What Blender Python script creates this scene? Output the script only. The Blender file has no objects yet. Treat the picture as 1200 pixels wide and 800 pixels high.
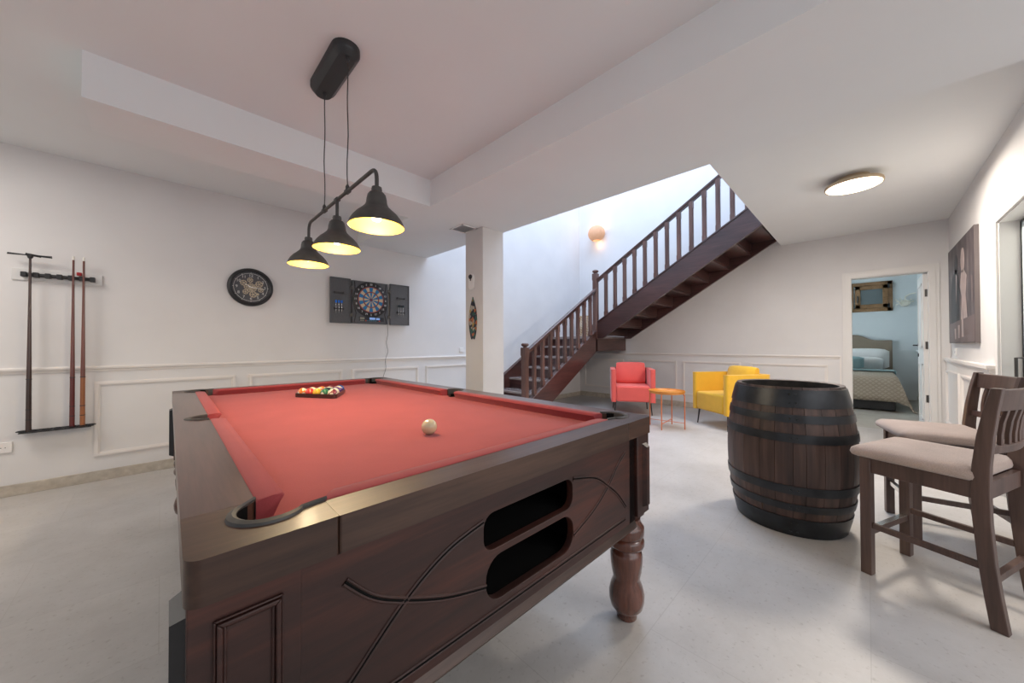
import bpy, bmesh, math, random
from mathutils import Vector, Matrix
random.seed(7)
PI = math.pi
sc = bpy.context.scene
COL = sc.collection

# ------------------------------------------------------------ camera, world, lights
def R(d): return math.radians(d)
def make_camera():
    yaw, pitch, roll = R(45.146), R(0.589), R(-0.191)
    fw = Vector((math.cos(pitch)*math.cos(yaw), math.cos(pitch)*math.sin(yaw), math.sin(pitch)))
    rt = fw.cross(Vector((0, 0, 1))).normalized(); up = rt.cross(fw)
    rt, up = rt*math.cos(roll)+up*math.sin(roll), -rt*math.sin(roll)+up*math.cos(roll)
    cd = bpy.data.cameras.new('camera'); cd.sensor_width = 36; cd.lens = 413.59/1200*36
    cd.clip_start = .02; cd.clip_end = 60
    co = bpy.data.objects.new('camera', cd); COL.objects.link(co)
    m = Matrix((rt, up, -fw)).transposed().to_4x4(); m.translation = (0, 0, 1.1)
    co.matrix_world = m; sc.camera = co
make_camera()
w = bpy.data.worlds.new('world'); sc.world = w; w.use_nodes = True
w.node_tree.nodes['Background'].inputs[0].default_value = (.75, .85, 1, 1)
w.node_tree.nodes['Background'].inputs[1].default_value = .30
vs = sc.view_settings
vs.view_transform = 'Standard'; vs.look = 'None'; vs.exposure = 1.07; vs.gamma = 1; vs.use_curve_mapping = False

def area(name, loc, rot, sx, sy, power, color, spread=180):
    l = bpy.data.lights.new(name, 'AREA'); l.shape = 'RECTANGLE'; l.size = sx; l.size_y = sy
    l.energy = power; l.color = color; l.spread = R(spread)
    o = bpy.data.objects.new(name, l); COL.objects.link(o); o.location = loc; o.rotation_euler = rot
    return o
def point(name, loc, power, color, radius=.03):
    l = bpy.data.lights.new(name, 'POINT'); l.energy = power; l.color = color; l.shadow_soft_size = radius
    o = bpy.data.objects.new(name, l); COL.objects.link(o); o.location = loc
    return o
SKYLIGHT = area('skylight_daylight', (4.65, 2.65, 6.35), (0, 0, 0), 3.4, 3.2, 118, (.61, .745, .97))
area('behind_viewer_fill', (.6, -2.92, 1.5), (R(90), 0, 0), 4.2, 1.9, 17, (1.0, .97, .95))  # added fill light, set at an invented window behind the viewer
area('bedroom_window_daylight', (8.6, 2.2, 1.5), (R(90), 0, 0), 2.0, 1.5, 40, (.86, .94, 1.0))
area('side_room_daylight', (3.6, -2.2, 1.5), (R(90), 0, 0), 1.0, 1.5, 9, (.7, .86, 1.0))
area('left_fill_light', (-1.6, 3.3, 2.57), (0, 0, 0), .8, .8, 14.5, (1.0, .94, .87))  # added overhead fill out of view, brightens the left wall and floor
area('side_fill_light', (2.2, -1.9, 2.34), (0, 0, 0), .8, .8, 13, (1.0, .95, .92))  # added overhead fill out of view, below the cross beam

# ------------------------------------------------------------ materials
def mat(name, col, rough=.6, metal=0, spec=.5, coat=0, em=None, ems=0, trans=0):
    m = bpy.data.materials.new(name); m.use_nodes = True
    b = m.node_tree.nodes['Principled BSDF']
    b.inputs['Base Color'].default_value = (*col, 1); b.inputs['Roughness'].default_value = rough
    b.inputs['Metallic'].default_value = metal; b.inputs['Specular IOR Level'].default_value = spec
    b.inputs['Coat Weight'].default_value = coat; b.inputs['Coat Roughness'].default_value = .15
    if em: b.inputs['Emission Color'].default_value = (*em, 1); b.inputs['Emission Strength'].default_value = ems
    b.inputs['Transmission Weight'].default_value = trans
    return m
def N(m, t, **kw):
    n = m.node_tree.nodes.new(t)
    for k, v in kw.items():
        if k in n.inputs: n.inputs[k].default_value = v
        else: setattr(n, k, v)
    return n
def L(m, a, b): m.node_tree.links.new(a, b)
def ramp(m, fac, stops):
    r = N(m, 'ShaderNodeValToRGB'); e = r.color_ramp.elements
    while len(e) > 1: e.remove(e[-1])
    e[0].position = stops[0][0]; e[0].color = (*stops[0][1], 1)
    for p, c in stops[1:]:
        x = e.new(p); x.color = (*c, 1)
    L(m, fac, r.inputs[0]); return r.outputs[0]
def bsdf(m): return m.node_tree.nodes['Principled BSDF']
def bump(m, h, strength, dist=.002):
    b = N(m, 'ShaderNodeBump'); b.inputs['Strength'].default_value = strength; b.inputs['Distance'].default_value = dist
    L(m, h, b.inputs['Height']); L(m, b.outputs[0], bsdf(m).inputs['Normal'])
def coords(m, scale=(1, 1, 1), kind='Object'):
    tc = N(m, 'ShaderNodeTexCoord'); mp = N(m, 'ShaderNodeMapping'); mp.inputs['Scale'].default_value = scale
    L(m, tc.outputs[kind], mp.inputs['Vector']); return mp.outputs[0]
def noisy(name, stops, scale=(1, 1, 1), ns=5, detail=4, rough=.6, bs=.2, bd=.002, **kw):
    m = mat(name, (1, 1, 1), rough, **kw); v = coords(m, scale)
    n = N(m, 'ShaderNodeTexNoise'); n.inputs['Scale'].default_value = ns; n.inputs['Detail'].default_value = detail
    L(m, v, n.inputs['Vector']); L(m, ramp(m, n.outputs[0], stops), bsdf(m).inputs['Base Color'])
    if bs: bump(m, n.outputs[0], bs, bd)
    return m
def wood(name, dark, mid, light, axis='x', rough=.35, coat=.3, s=1.0, mott=.5):
    m = mat(name, mid, rough, coat=coat)
    sc3 = {'x': (2*s, 34*s, 34*s), 'y': (34*s, 2*s, 34*s), 'z': (34*s, 34*s, 2*s)}[axis]
    v = coords(m, sc3); n = N(m, 'ShaderNodeTexNoise'); n.inputs['Scale'].default_value = 1.6; n.inputs['Detail'].default_value = 8
    n.inputs['Roughness'].default_value = .65; L(m, v, n.inputs['Vector'])
    v2 = coords(m, tuple(x**.5 for x in sc3)); n2 = N(m, 'ShaderNodeTexNoise'); n2.inputs['Scale'].default_value = .9; L(m, v2, n2.inputs['Vector'])
    mx = N(m, 'ShaderNodeMix'); mx.inputs[0].default_value = mott
    L(m, n.outputs[0], mx.inputs[2]); L(m, n2.outputs[0], mx.inputs[3])
    L(m, ramp(m, mx.outputs[0], [(.36, dark), (.50, mid), (.66, light)]), bsdf(m).inputs['Base Color'])
    bump(m, n.outputs[0], .12, .001)
    return m
M = {}
M['wall'] = noisy('white_plaster', [(.3, (.69, .675, .67)), (.7, (.73, .715, .71))], ns=2.5, rough=.75, bs=.06)
M['ceil'] = noisy('ceiling_plaster', [(.3, (.77, .785, .79)), (.7, (.80, .815, .82))], ns=1.5, rough=.85, bs=.04)
M['pill'] = noisy('pillar_plaster', [(.3, (.64, .615, .60)), (.7, (.69, .665, .65))], ns=3, rough=.8, bs=.08)
M['trim'] = noisy('white_painted_trim', [(.3, (.76, .72, .69)), (.7, (.79, .75, .72))], ns=3, rough=.5, bs=.02)
M['bedwall'] = noisy('bedroom_plaster', [(.3, (.62, .66, .67)), (.7, (.66, .70, .71))], ns=2, rough=.8, bs=.05)
M['door'] = noisy('white_door_paint', [(.3, (.72, .70, .68)), (.7, (.76, .74, .72))], ns=2, rough=.45, bs=.02)
M['pale'] = mat('white_door_cool_tint', (.66, .74, .75), .35)  # white door leaf, bluish tint of the cool light put into the colour
M['plastic'] = mat('white_plastic', (.78, .76, .74), .35)
M['black'] = mat('black_satin', (.018, .018, .020), .42)
M['soft'] = mat('black_matt', (.006, .006, .006), .9, spec=.1)
M['darkm'] = noisy('dark_grey_metal', [(.3, (.055, .052, .050)), (.7, (.075, .070, .066))], ns=30, rough=.5, bs=0, metal=.3)
M['hoop'] = noisy('black_iron_hoop', [(.3, (.018, .020, .023)), (.7, (.034, .037, .042))], ns=14, rough=.36, bs=.2, metal=.45)
M['chrome'] = mat('chrome', (.7, .7, .7), .18, metal=1)
M['steel'] = mat('dark_steel', (.10, .095, .09), .35, metal=.8)
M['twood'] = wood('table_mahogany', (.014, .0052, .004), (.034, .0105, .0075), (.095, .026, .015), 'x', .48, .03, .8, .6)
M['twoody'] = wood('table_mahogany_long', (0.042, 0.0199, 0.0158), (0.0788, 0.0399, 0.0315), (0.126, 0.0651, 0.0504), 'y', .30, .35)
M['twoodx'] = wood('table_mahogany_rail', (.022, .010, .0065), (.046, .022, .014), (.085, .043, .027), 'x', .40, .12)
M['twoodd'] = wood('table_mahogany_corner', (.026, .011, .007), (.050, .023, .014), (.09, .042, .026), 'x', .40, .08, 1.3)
M['tleg'] = wood('table_leg_wood', (.040, .013, .008), (.080, .026, .016), (.15, .05, .03), 'z', .25, .6)
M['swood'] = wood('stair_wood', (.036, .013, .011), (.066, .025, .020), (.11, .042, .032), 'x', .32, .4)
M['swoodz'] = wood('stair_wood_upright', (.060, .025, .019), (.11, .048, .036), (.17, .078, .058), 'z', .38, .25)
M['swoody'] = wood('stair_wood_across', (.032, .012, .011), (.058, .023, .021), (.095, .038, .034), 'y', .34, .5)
M['tread'] = wood('stair_tread_skylit', (.20, .16, .15), (.30, .25, .235), (.38, .33, .31), 'y', .25, .6)  # paler than the stair wood: skylight reflection put into the colour
M['stool'] = wood('stool_wood', (.050, .028, .022), (.085, .049, .039), (.13, .078, .062), 'z', .42, .15)
M['barrel'] = None
M['rackw'] = wood('rack_wood', (.02, .008, .006), (.045, .016, .012), (.08, .03, .02), 'x', .35, .3)
M['oak'] = wood('window_oak', (.16, .085, .035), (.24, .13, .055), (.33, .19, .09), 'x', .45, .1)
def fabric(name, c, var=.12, scale=420, bs=.5, sheen=.3):
    m = mat(name, c, .9, spec=.2); v = coords(m)
    n = N(m, 'ShaderNodeTexNoise'); n.inputs['Scale'].default_value = scale; n.inputs['Detail'].default_value = 2; L(m, v, n.inputs['Vector'])
    n2 = N(m, 'ShaderNodeTexNoise'); n2.inputs['Scale'].default_value = 7; n2.inputs['Detail'].default_value = 3; L(m, v, n2.inputs['Vector'])
    mx = N(m, 'ShaderNodeMix'); mx.inputs[0].default_value = .35; L(m, n.outputs[0], mx.inputs[2]); L(m, n2.outputs[0], mx.inputs[3])
    lo = tuple(x*(1-var) for x in c); hi = tuple(min(1, x*(1+var)) for x in c)
    L(m, ramp(m, mx.outputs[0], [(.35, lo), (.65, hi)]), bsdf(m).inputs['Base Color'])
    bump(m, n.outputs[0], bs, .0006); bsdf(m).inputs['Sheen Weight'].default_value = sheen
    return m
def cloth_red():
    m = fabric('red_baize', (.345, .062, .064), .10, 600, .25, .12)
    return m
M['baize'] = cloth_red()
M['baize2'] = fabric('red_baize_cushion', (.30, .050, .056), .08, 600, .2, .12)
M['redf'] = fabric('coral_upholstery', (.80, .13, .11), .06)
M['yelf'] = fabric('yellow_upholstery', (.74, .42, .035), .10)
M['seatf'] = fabric('beige_woven_seat', (.40, .315, .275), .16, 300, .6)
M['head'] = fabric('taupe_headboard', (.25, .20, .15), .06)
M['white_linen'] = fabric('white_linen', (.70, .70, .69), .05, 200)
M['teal'] = fabric('teal_cloth', (.21, .33, .35), .08)
M['orange'] = mat('orange_lacquered_metal', (.60, .17, .06), .4)
M['amber'] = noisy('amber_tray', [(.35, (.62, .22, .03)), (.65, (.70, .28, .05))], ns=12, rough=.35, bs=0)
M['ivory'] = mat('ivory_ball', (.62, .52, .33), .12, coat=.6)
M['stone'] = noisy('skirting_stone', [(.35, (.42, .37, .31)), (.55, (.50, .45, .38)), (.7, (.58, .53, .46))], ns=18, detail=8, rough=.6)
def quilt_mat():
    m = mat('tan_quilted_cover', (.42, .34, .24), .85, spec=.2); v = coords(m)
    ck = N(m, 'ShaderNodeTexWave', wave_type='BANDS'); ck.inputs['Scale'].default_value = 9
    ck.bands_direction = 'DIAGONAL'; L(m, v, ck.inputs['Vector'])
    mp = N(m, 'ShaderNodeMapping'); mp.inputs['Scale'].default_value = (1, -1, 1); L(m, v, mp.inputs['Vector'])
    c2 = N(m, 'ShaderNodeTexWave', wave_type='BANDS'); c2.inputs['Scale'].default_value = 9; c2.bands_direction = 'DIAGONAL'; L(m, mp.outputs[0], c2.inputs['Vector'])
    mn = N(m, 'ShaderNodeMath', operation='MINIMUM'); L(m, ck.outputs['Fac'], mn.inputs[0]); L(m, c2.outputs['Fac'], mn.inputs[1])
    L(m, ramp(m, mn.outputs[0], [(0, (.34, .28, .22)), (.3, (.43, .36, .285))]), bsdf(m).inputs['Base Color'])
    bump(m, mn.outputs[0], .6, .01); return m
M['quilt'] = quilt_mat()
def floor_mat():
    m = mat('pale_stone_floor', (.6, .6, .58), .38, spec=.45); v = coords(m)
    n = N(m, 'ShaderNodeTexNoise'); n.inputs['Scale'].default_value = 1.4; n.inputs['Detail'].default_value = 12; n.inputs['Roughness'].default_value = .72; L(m, v, n.inputs['Vector'])
    base = ramp(m, n.outputs[0], [(.28, (.41, .385, .36)), (.5, (.50, .475, .45)), (.72, (.575, .55, .525))])
    n2 = N(m, 'ShaderNodeTexNoise'); n2.inputs['Scale'].default_value = 55; n2.inputs['Detail'].default_value = 5; L(m, v, n2.inputs['Vector'])
    sp = ramp(m, n2.outputs[0], [(.28, (.80, .78, .76)), (.40, (1, 1, 1)), (.64, (1, 1, 1)), (.72, (1.0, .99, .97))])
    mu = N(m, 'ShaderNodeMix', data_type='RGBA', blend_type='MULTIPLY'); mu.inputs[0].default_value = 1
    L(m, base, mu.inputs[6]); L(m, sp, mu.inputs[7])
    vo = N(m, 'ShaderNodeTexVoronoi'); vo.inputs['Scale'].default_value = 16; L(m, v, vo.inputs['Vector'])
    dots = ramp(m, vo.outputs['Distance'], [(.03, (.5, .48, .46)), (.06, (1, 1, 1))])
    mu2 = N(m, 'ShaderNodeMix', data_type='RGBA', blend_type='MULTIPLY'); mu2.inputs[0].default_value = .18
    L(m, mu.outputs[2], mu2.inputs[6]); L(m, dots, mu2.inputs[7])
    br = N(m, 'ShaderNodeTexBrick'); br.offset = .5; br.inputs['Scale'].default_value = 1
    br.inputs['Brick Width'].default_value = .9; br.inputs['Row Height'].default_value = .6; br.inputs['Mortar Size'].default_value = .0016
    br.inputs['Color1'].default_value = (1, 1, 1, 1); br.inputs['Color2'].default_value = (.93, .93, .935, 1); br.inputs['Mortar'].default_value = (.86, .85, .84, 1)
    L(m, v, br.inputs['Vector'])
    mu3 = N(m, 'ShaderNodeMix', data_type='RGBA', blend_type='MULTIPLY'); mu3.inputs[0].default_value = 1
    L(m, mu2.outputs[2], mu3.inputs[6]); L(m, br.outputs['Color'], mu3.inputs[7])
    L(m, mu3.outputs[2], bsdf(m).inputs['Base Color']); bump(m, n2.outputs[0], .05, .001)
    return m
M['floor'] = floor_mat()
M['bedfloor'] = noisy('bedroom_stone_floor', [(.3, (.38, .34, .29)), (.7, (.45, .41, .36))], ns=6, rough=.45, bs=.03)

# ------------------------------------------------------------ mesh helpers
def P(bm, pts): return [bm.verts.new(p) for p in pts]
def box(bm, a, b, mi=0):
    x0, y0, z0 = a; x1, y1, z1 = b
    if x0 > x1: x0, x1 = x1, x0
    if y0 > y1: y0, y1 = y1, y0
    if z0 > z1: z0, z1 = z1, z0
    v = P(bm, [(x0, y0, z0), (x1, y0, z0), (x1, y1, z0), (x0, y1, z0), (x0, y0, z1), (x1, y0, z1), (x1, y1, z1), (x0, y1, z1)])
    for f in ((3, 2, 1, 0), (4, 5, 6, 7), (0, 1, 5, 4), (1, 2, 6, 5), (2, 3, 7, 6), (3, 0, 4, 7)):
        bm.faces.new([v[i] for i in f]).material_index = mi
    return bm
def prism(bm, poly, vec, mi=0):
    """extrude a planar polygon (3D points) along vec"""
    vec = Vector(vec); a = P(bm, poly); b = P(bm, [Vector(p)+vec for p in poly]); n = len(poly)
    fs = [bm.faces.new(a[::-1]), bm.faces.new(b)]
    for i in range(n): fs.append(bm.faces.new([a[i], a[(i+1) % n], b[(i+1) % n], b[i]]))
    for f in fs: f.material_index = mi
    return bm
def lathe(bm, prof, n=32, org=(0, 0, 0), axis='z', mi=0, caps=True):
    rings = []
    for r, h in prof:
        ring = []
        for k in range(n):
            t = 2*PI*k/n; c, s = r*math.cos(t), r*math.sin(t)
            p = {'z': (c, s, h), 'y': (c, h, s), 'x': (h, c, s)}[axis]
            ring.append(bm.verts.new(Vector(p)+Vector(org)))
        rings.append(ring)
    for a, b in zip(rings[:-1], rings[1:]):
        for k in range(n): bm.faces.new([a[k], a[(k+1) % n], b[(k+1) % n], b[k]]).material_index = mi
    if caps:
        for rg, rv in ((rings[0], True), (rings[-1], False)):
            try: bm.faces.new(rg[::-1] if rv else rg).material_index = mi
            except Exception: pass
    return bm
def tube(bm, pts, r, n=10, mi=0, closed=False, caps=True):
    pts = [Vector(p) for p in pts]; m = len(pts); rs = r if isinstance(r, (list, tuple)) else [r]*m
    up = None; rings = []
    for i, p in enumerate(pts):
        if closed: d = (pts[(i+1) % m]-pts[i-1])
        else: d = (pts[min(i+1, m-1)]-pts[max(i-1, 0)])
        d.normalize()
        if up is None: up = Vector((0, 0, 1)) if abs(d.z) < .9 else Vector((1, 0, 0))
        s = d.cross(up).normalized(); up = s.cross(d).normalized()
        rings.append([bm.verts.new(p+(s*math.cos(2*PI*k/n)+up*math.sin(2*PI*k/n))*rs[i]) for k in range(n)])
    prs = list(zip(rings[:-1], rings[1:])) + ([(rings[-1], rings[0])] if closed else [])
    for a, b in prs:
        for k in range(n): bm.faces.new([a[k], a[(k+1) % n], b[(k+1) % n], b[k]]).material_index = mi
    if caps and not closed:
        bm.faces.new(rings[0][::-1]).material_index = mi; bm.faces.new(rings[-1]).material_index = mi
    return bm
def loft(bm, rings, mi=0, caps=True):
    rr = [P(bm, r) for r in rings]; n = len(rr[0])
    for a, b in zip(rr[:-1], rr[1:]):
        for k in range(n): bm.faces.new([a[k], a[(k+1) % n], b[(k+1) % n], b[k]]).material_index = mi
    if caps: bm.faces.new(rr[0][::-1]).material_index = mi; bm.faces.new(rr[-1]).material_index = mi
    return bm
def sphere(bm, c, r, seg=24, mi=0, sc3=(1, 1, 1)):
    m = Matrix.Translation(c) @ Matrix.Diagonal((*[r*s for s in sc3], 1))
    d = bmesh.ops.create_uvsphere(bm, u_segments=seg, v_segments=seg//2, radius=1, matrix=m)
    fs = set(f for v in d['verts'] for f in v.link_faces)
    for f in fs: f.material_index = mi
    return bm
def B(): return bmesh.new()
def finish(name, me, mats, parent=None, bevel=0, smooth=35, subs=0, seg=2):
    for m_ in (mats if isinstance(mats, (list, tuple)) else [mats]): me.materials.append(m_)
    if smooth:
        me.polygons.foreach_set('use_smooth', [True]*len(me.polygons))
        me.set_sharp_from_angle(angle=R(smooth))
    o = bpy.data.objects.new(name, me); COL.objects.link(o)
    if parent: o.parent = parent
    if bevel:
        b = o.modifiers.new('bevel', 'BEVEL'); b.width = bevel; b.segments = seg; b.limit_method = 'ANGLE'; b.angle_limit = R(40)
    if subs:
        s = o.modifiers.new('sub', 'SUBSURF'); s.levels = subs; s.render_levels = subs
    return o
def obj(name, bm, mats, parent=None, **kw):
    bmesh.ops.recalc_face_normals(bm, faces=bm.faces)
    me = bpy.data.meshes.new(name); bm.to_mesh(me); bm.free()
    return finish(name, me, mats, parent, **kw)
def tag(o, label, cat, group=None):
    o['label'] = label; o['category'] = cat
    if group: o['group'] = group
    return o
def thing(name, label, cat, loc=(0, 0, 0), rz=0, group=None):
    o = bpy.data.objects.new(name, None); COL.objects.link(o); o.location = loc; o.rotation_euler = (0, 0, rz)
    o.empty_display_size = .1
    return tag(o, label, cat, group)
def struct(name, bm, m, **kw):
    o = obj(name, bm, m, smooth=0, **kw); o['kind'] = 'structure'; return o
def dup(root, loc, rz, label):
    r = root.copy(); COL.objects.link(r); r.location = loc; r.rotation_euler = (0, 0, rz); r['label'] = label
    for ch in list(root.children):
        c = ch.copy(); COL.objects.link(c); c.parent = r
        for g in list(ch.children):
            d = g.copy(); COL.objects.link(d); d.parent = c
    return r
def poly_curve_mesh(outlines, depth, bev=0):
    """filled 2D outlines (first outer, others holes) extruded +-depth in z"""
    cu = bpy.data.curves.new('c', 'CURVE'); cu.dimensions = '2D'; cu.fill_mode = 'BOTH'; cu.extrude = depth; cu.bevel_depth = bev
    for pts in outlines:
        s = cu.splines.new('POLY'); s.points.add(len(pts)-1); s.use_cyclic_u = True
        for i, p in enumerate(pts): s.points[i].co = (p[0], p[1], 0, 1)
    o = bpy.data.objects.new('c', cu); COL.objects.link(o)
    me = bpy.data.meshes.new_from_object(o.evaluated_get(bpy.context.evaluated_depsgraph_get()))
    bpy.data.objects.remove(o); bpy.data.curves.remove(cu)
    while me.materials: me.materials.pop()
    return me
def text_mesh(s, size, depth=.0004):
    cu = bpy.data.curves.new('t', 'FONT'); cu.body = s; cu.size = size; cu.extrude = depth; cu.align_x = 'CENTER'; cu.align_y = 'CENTER'
    o = bpy.data.objects.new('t', cu); COL.objects.link(o)
    me = bpy.data.meshes.new_from_object(o.evaluated_get(bpy.context.evaluated_depsgraph_get()))
    bpy.data.objects.remove(o); bpy.data.curves.remove(cu)
    while me.materials: me.materials.pop()
    return me
def add_mesh(bm, me, mtx, mi=0):
    n0 = len(bm.faces); t = bmesh.new(); t.from_mesh(me); t.transform(mtx)
    vm = [bm.verts.new(v.co) for v in t.verts]; t.verts.index_update()
    for f in t.faces:
        try: bm.faces.new([vm[v.index] for v in f.verts]).material_index = mi
        except Exception: pass
    t.free(); bpy.data.meshes.remove(me)
def arc(cx, cy, r, a0, a1, n=10): return [(cx+r*math.cos(R(a0+(a1-a0)*i/n)), cy+r*math.sin(R(a0+(a1-a0)*i/n))) for i in range(n+1)]
def rrect(x0, y0, x1, y1, r, n=6):
    return arc(x1-r, y1-r, r, 0, 90, n)+arc(x0+r, y1-r, r, 90, 180, n)+arc(x0+r, y0+r, r, 180, 270, n)+arc(x1-r, y0+r, r, 270, 360, n)

# ------------------------------------------------------------ the room
XF, YL, YR = 6.55, 4.46, -.69
ZT, ZB, ZH = 2.60, 2.36, 2.57
HI = 6.4
struct('floor', box(B(), (-2.7, -3.2, -.1), (6.60, 4.7, 0)), M['floor'])
b = B(); box(b, (6.60, -1.1, -.1), (10.6, 2.5, -.001)); struct('floor_bedroom', b, M['bedfloor'])
b = B(); box(b, (3.0, -2.3, -.1), (5.0, -3.2, 0)); b.free()
struct('wall_left', box(B(), (-2.7, YL, 0), (6.75, YL+.15, HI)), M['wall'])
b = B()
box(b, (XF, .142, 0), (XF+.12, YL, HI)); box(b, (XF, -1.1, 0), (XF+.12, -.531, HI)); box(b, (XF, -.531, 1.972), (XF+.12, .142, HI))
struct('wall_far', b, M['wall'])
b = B()
box(b, (4.30, YR-.12, 0), (XF, YR, ZT+.2)); box(b, (2.75, YR-.12, 0), (3.48, YR, ZT+.2)); box(b, (3.48, YR-.12, 1.975), (4.30, YR, ZT+.2))
struct('wall_right', b, M['wall'])
struct('wall_side', box(B(), (2.75, -3.0, 0), (2.87, YR-.12, ZT+.2)), M['wall'])
b = B(); box(b, (-2.7, -3.12, 0), (-1.8, -3.0, ZT+.2)); box(b, (2.87, -3.12, 0), (2.9, -3.0, ZT+.2)); box(b, (-1.8, -3.12, 0), (2.87, -3.0, .5)); box(b, (-1.8, -3.12, 2.5), (2.87, -3.0, ZT+.2))
struct('wall_near', b, M['wall'])
b = B(); box(b, (-2.7, -3.0, 0), (-2.58, -1.2, ZT+.2)); box(b, (-2.7, 2.4, 0), (-2.58, YL, ZT+.2)); box(b, (-2.7, -1.2, 0), (-2.58, 2.4, .5)); box(b, (-2.7, -1.2, 2.5), (-2.58, 2.4, ZT+.2))
struct('wall_back', b, M['wall'])
# ceilings
struct('ceiling', box(B(), (-2.7, -3.1, ZT), (1.75, YL, ZT+.25)), M['ceil'])
struct('ceiling_hall', box(B(), (2.70, -3.1, ZH), (XF, .89, ZH+.30)), M['ceil'])
struct('ceiling_beam_across', box(B(), (1.728, -3.05, ZB), (2.716, YL, HI)), M['ceil'])
struct('ceiling_beam_along', box(B(), (-.29, 2.78, ZB), (1.728, 3.178, ZT+.05)), M['ceil'])
struct('wall_stairwell_near', box(B(), (2.70, .77, ZH+.3), (XF, .89, HI)), M['wall'])
struct('ceiling_stairwell', box(B(), (2.6, .7, HI), (6.7, 4.6, HI+.1)), M['ceil'])
struct('pillar', box(B(), (2.413, 2.86, 0), (2.714, 3.158, ZB)), M['pill'], bevel=.004)
# bedroom shell
b = B(); box(b, (10.4, -1.1, 0), (10.5, 2.5, 2.7)); struct('wall_bedroom_far', b, M['bedwall'])
struct('wall_bedroom_right', box(B(), (XF+.12, -.80, 0), (10.4, -.70, 2.7)), M['bedwall'])
struct('wall_bedroom_left', box(B(), (XF+.12, 2.4, 0), (10.4, 2.5, 2.7)), M['bedwall'])
struct('ceiling_bedroom', box(B(), (XF+.12, -1.1, 2.65), (10.5, 2.5, 2.75)), M['bedwall'])
# side room behind the right door
b = B(); box(b, (2.87, -2.4, 0), (5.2, -2.3, 2.7)); box(b, (5.1, -2.3, 0), (5.2, YR-.12, 2.7)); struct('wall_side_room', b, M['bedwall'])
struct('ceiling_side_room', box(B(), (2.87, -2.3, 2.5), (5.1, YR-.12, 2.56)), M['bedwall'])

# stone skirting
def skirt(name, a, bb): struct(name, box(B(), a, bb), M['stone'], bevel=.003)
skirt('baseboard_left', (-2.58, YL-.012, 0), (XF, YL, .083))
skirt('baseboard_far', (XF-.012, .22, 0), (XF, YL-.012, .095))
skirt('baseboard_far_right', (XF-.012, YR, 0), (XF, -.625, .095))
skirt('baseboard_right', (4.42, YR, 0), (XF-.012, YR+.055, .075))
skirt('baseboard_bedroom', (XF+.14, -.70, 0), (10.4, -.688, .08))

# wainscot mouldings: rail + rectangular frames (each frame one trim)
tn = [0]
def mould_rect(u0, u1, z0, z1, f):
    """f(u, d, z) -> world ; frame moulding of width .034"""
    tn[0] += 1; b = B()
    for w0, w1, d in ((0, .034, .008), (.006, .024, .016)):
        a0, a1, c0, c1 = u0+w0, u1-w0, z0+w0, z1-w0
        q0, q1, r0, r1 = u0+w1, u1-w1, z0+w1, z1-w1
        for poly in (((a0, c0), (a1, c0), (q1, r0), (q0, r0)), ((a1, c0), (a1, c1), (q1, r1), (q1, r0)), ((a1, c1), (a0, c1), (q0, r1), (q1, r1)), ((a0, c1), (a0, c0), (q0, r0), (q0, r1))):
            v0 = Vector(f(0, 0, 0)); vd = Vector(f(0, d, 0))-v0
            prism(b, [f(u, 0, z) for u, z in poly], vd)
    struct('trim_%d' % tn[0], b, M['trim'])
def rail(name, p0, p1, out):
    """chair rail from p0 to p1 (xy) at z .905-.945 projecting by out vector"""
    b = B(); o = Vector((*out, 0)); a = Vector((*p0, 0)); c = Vector((*p1, 0))
    prof = [(0, .895), (.008, .897), (.010, .912), (.022, .918), (.026, .930), (.022, .940), (0, .942)]
    prism(b, [a+o*d+Vector((0, 0, z)) for d, z in prof], c-a); struct(name, b, M['trim'])
fl = lambda u, d, z: (u, YL-d, z)
ff = lambda u, d, z: (XF-d, u, z)
tn[0] = 10
for u0, u1 in ((-.385, .531), (.637, 1.552), (1.660, 2.573), (2.690, 3.55)): mould_rect(u0, u1, .20, .812, fl)
for u0, u1 in ((3.425, 4.335), (2.404, 3.333), (1.420, 2.302), (.384, 1.294)): mould_rect(u0, u1, .215, .812, ff)
rail('trim_1', (-2.58, YL), (3.7, YL), (0, -1))
rail('trim_2', (XF, YL), (XF, .254), (-1, 0))
b = B(); box(b, (XF-.016, .245, .095), (XF, .262, .942)); struct('trim_3', b, M['trim'])
# thick wainscot on the right wall
b = B(); box(b, (4.46, YR, .075), (XF, YR+.035, .915)); box(b, (4.44, YR, .905), (XF, YR+.055, .935)); box(b, (4.45, YR, .885), (XF, YR+.045, .905))
struct('trim_4', b, M['trim'], bevel=.003)
fr = lambda u, d, z: (u, YR+.035+d, z)
for u0, u1 in ((5.66, 6.45), (4.60, 5.52)): mould_rect(u0, u1, .18, .80, fr)
# door frames
def casing(name, u0, u1, zt, f, wd=.085):
    b = B(); 
    def bx(a0, a1, z0, z1, d0, d1):
        p = [Vector(f(a0, d0, z0)), Vector(f(a1, d1, z1))]; box(b, p[0], p[1])
    for d0, d, g in ((0, .014, 0), (.014, .022, .03)):
        bx(u0-wd+g, u0-.006, 0, zt+.006, d0, d); bx(u1+.006, u1+wd-g, 0, zt+.006, d0, d); bx(u0-wd+g, u1+wd-g, zt+.006, zt+wd-g, d0, d)
    bx(u0-.010, u0+.004, 0, zt-.004, .008, -.131); bx(u1-.004, u1+.010, 0, zt-.004, .008, -.131); bx(u0-.010, u1+.010, zt-.004, zt+.010, .008, -.131)
    return struct(name, b, M['door'], bevel=.001)
cf = casing('door_1_frame', -.531, .142, 1.972, ff)
cr = casing('door_2_frame', 3.48, 4.30, 1.975, lambda u, d, z: (u, YR+d, z), .10)
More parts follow.
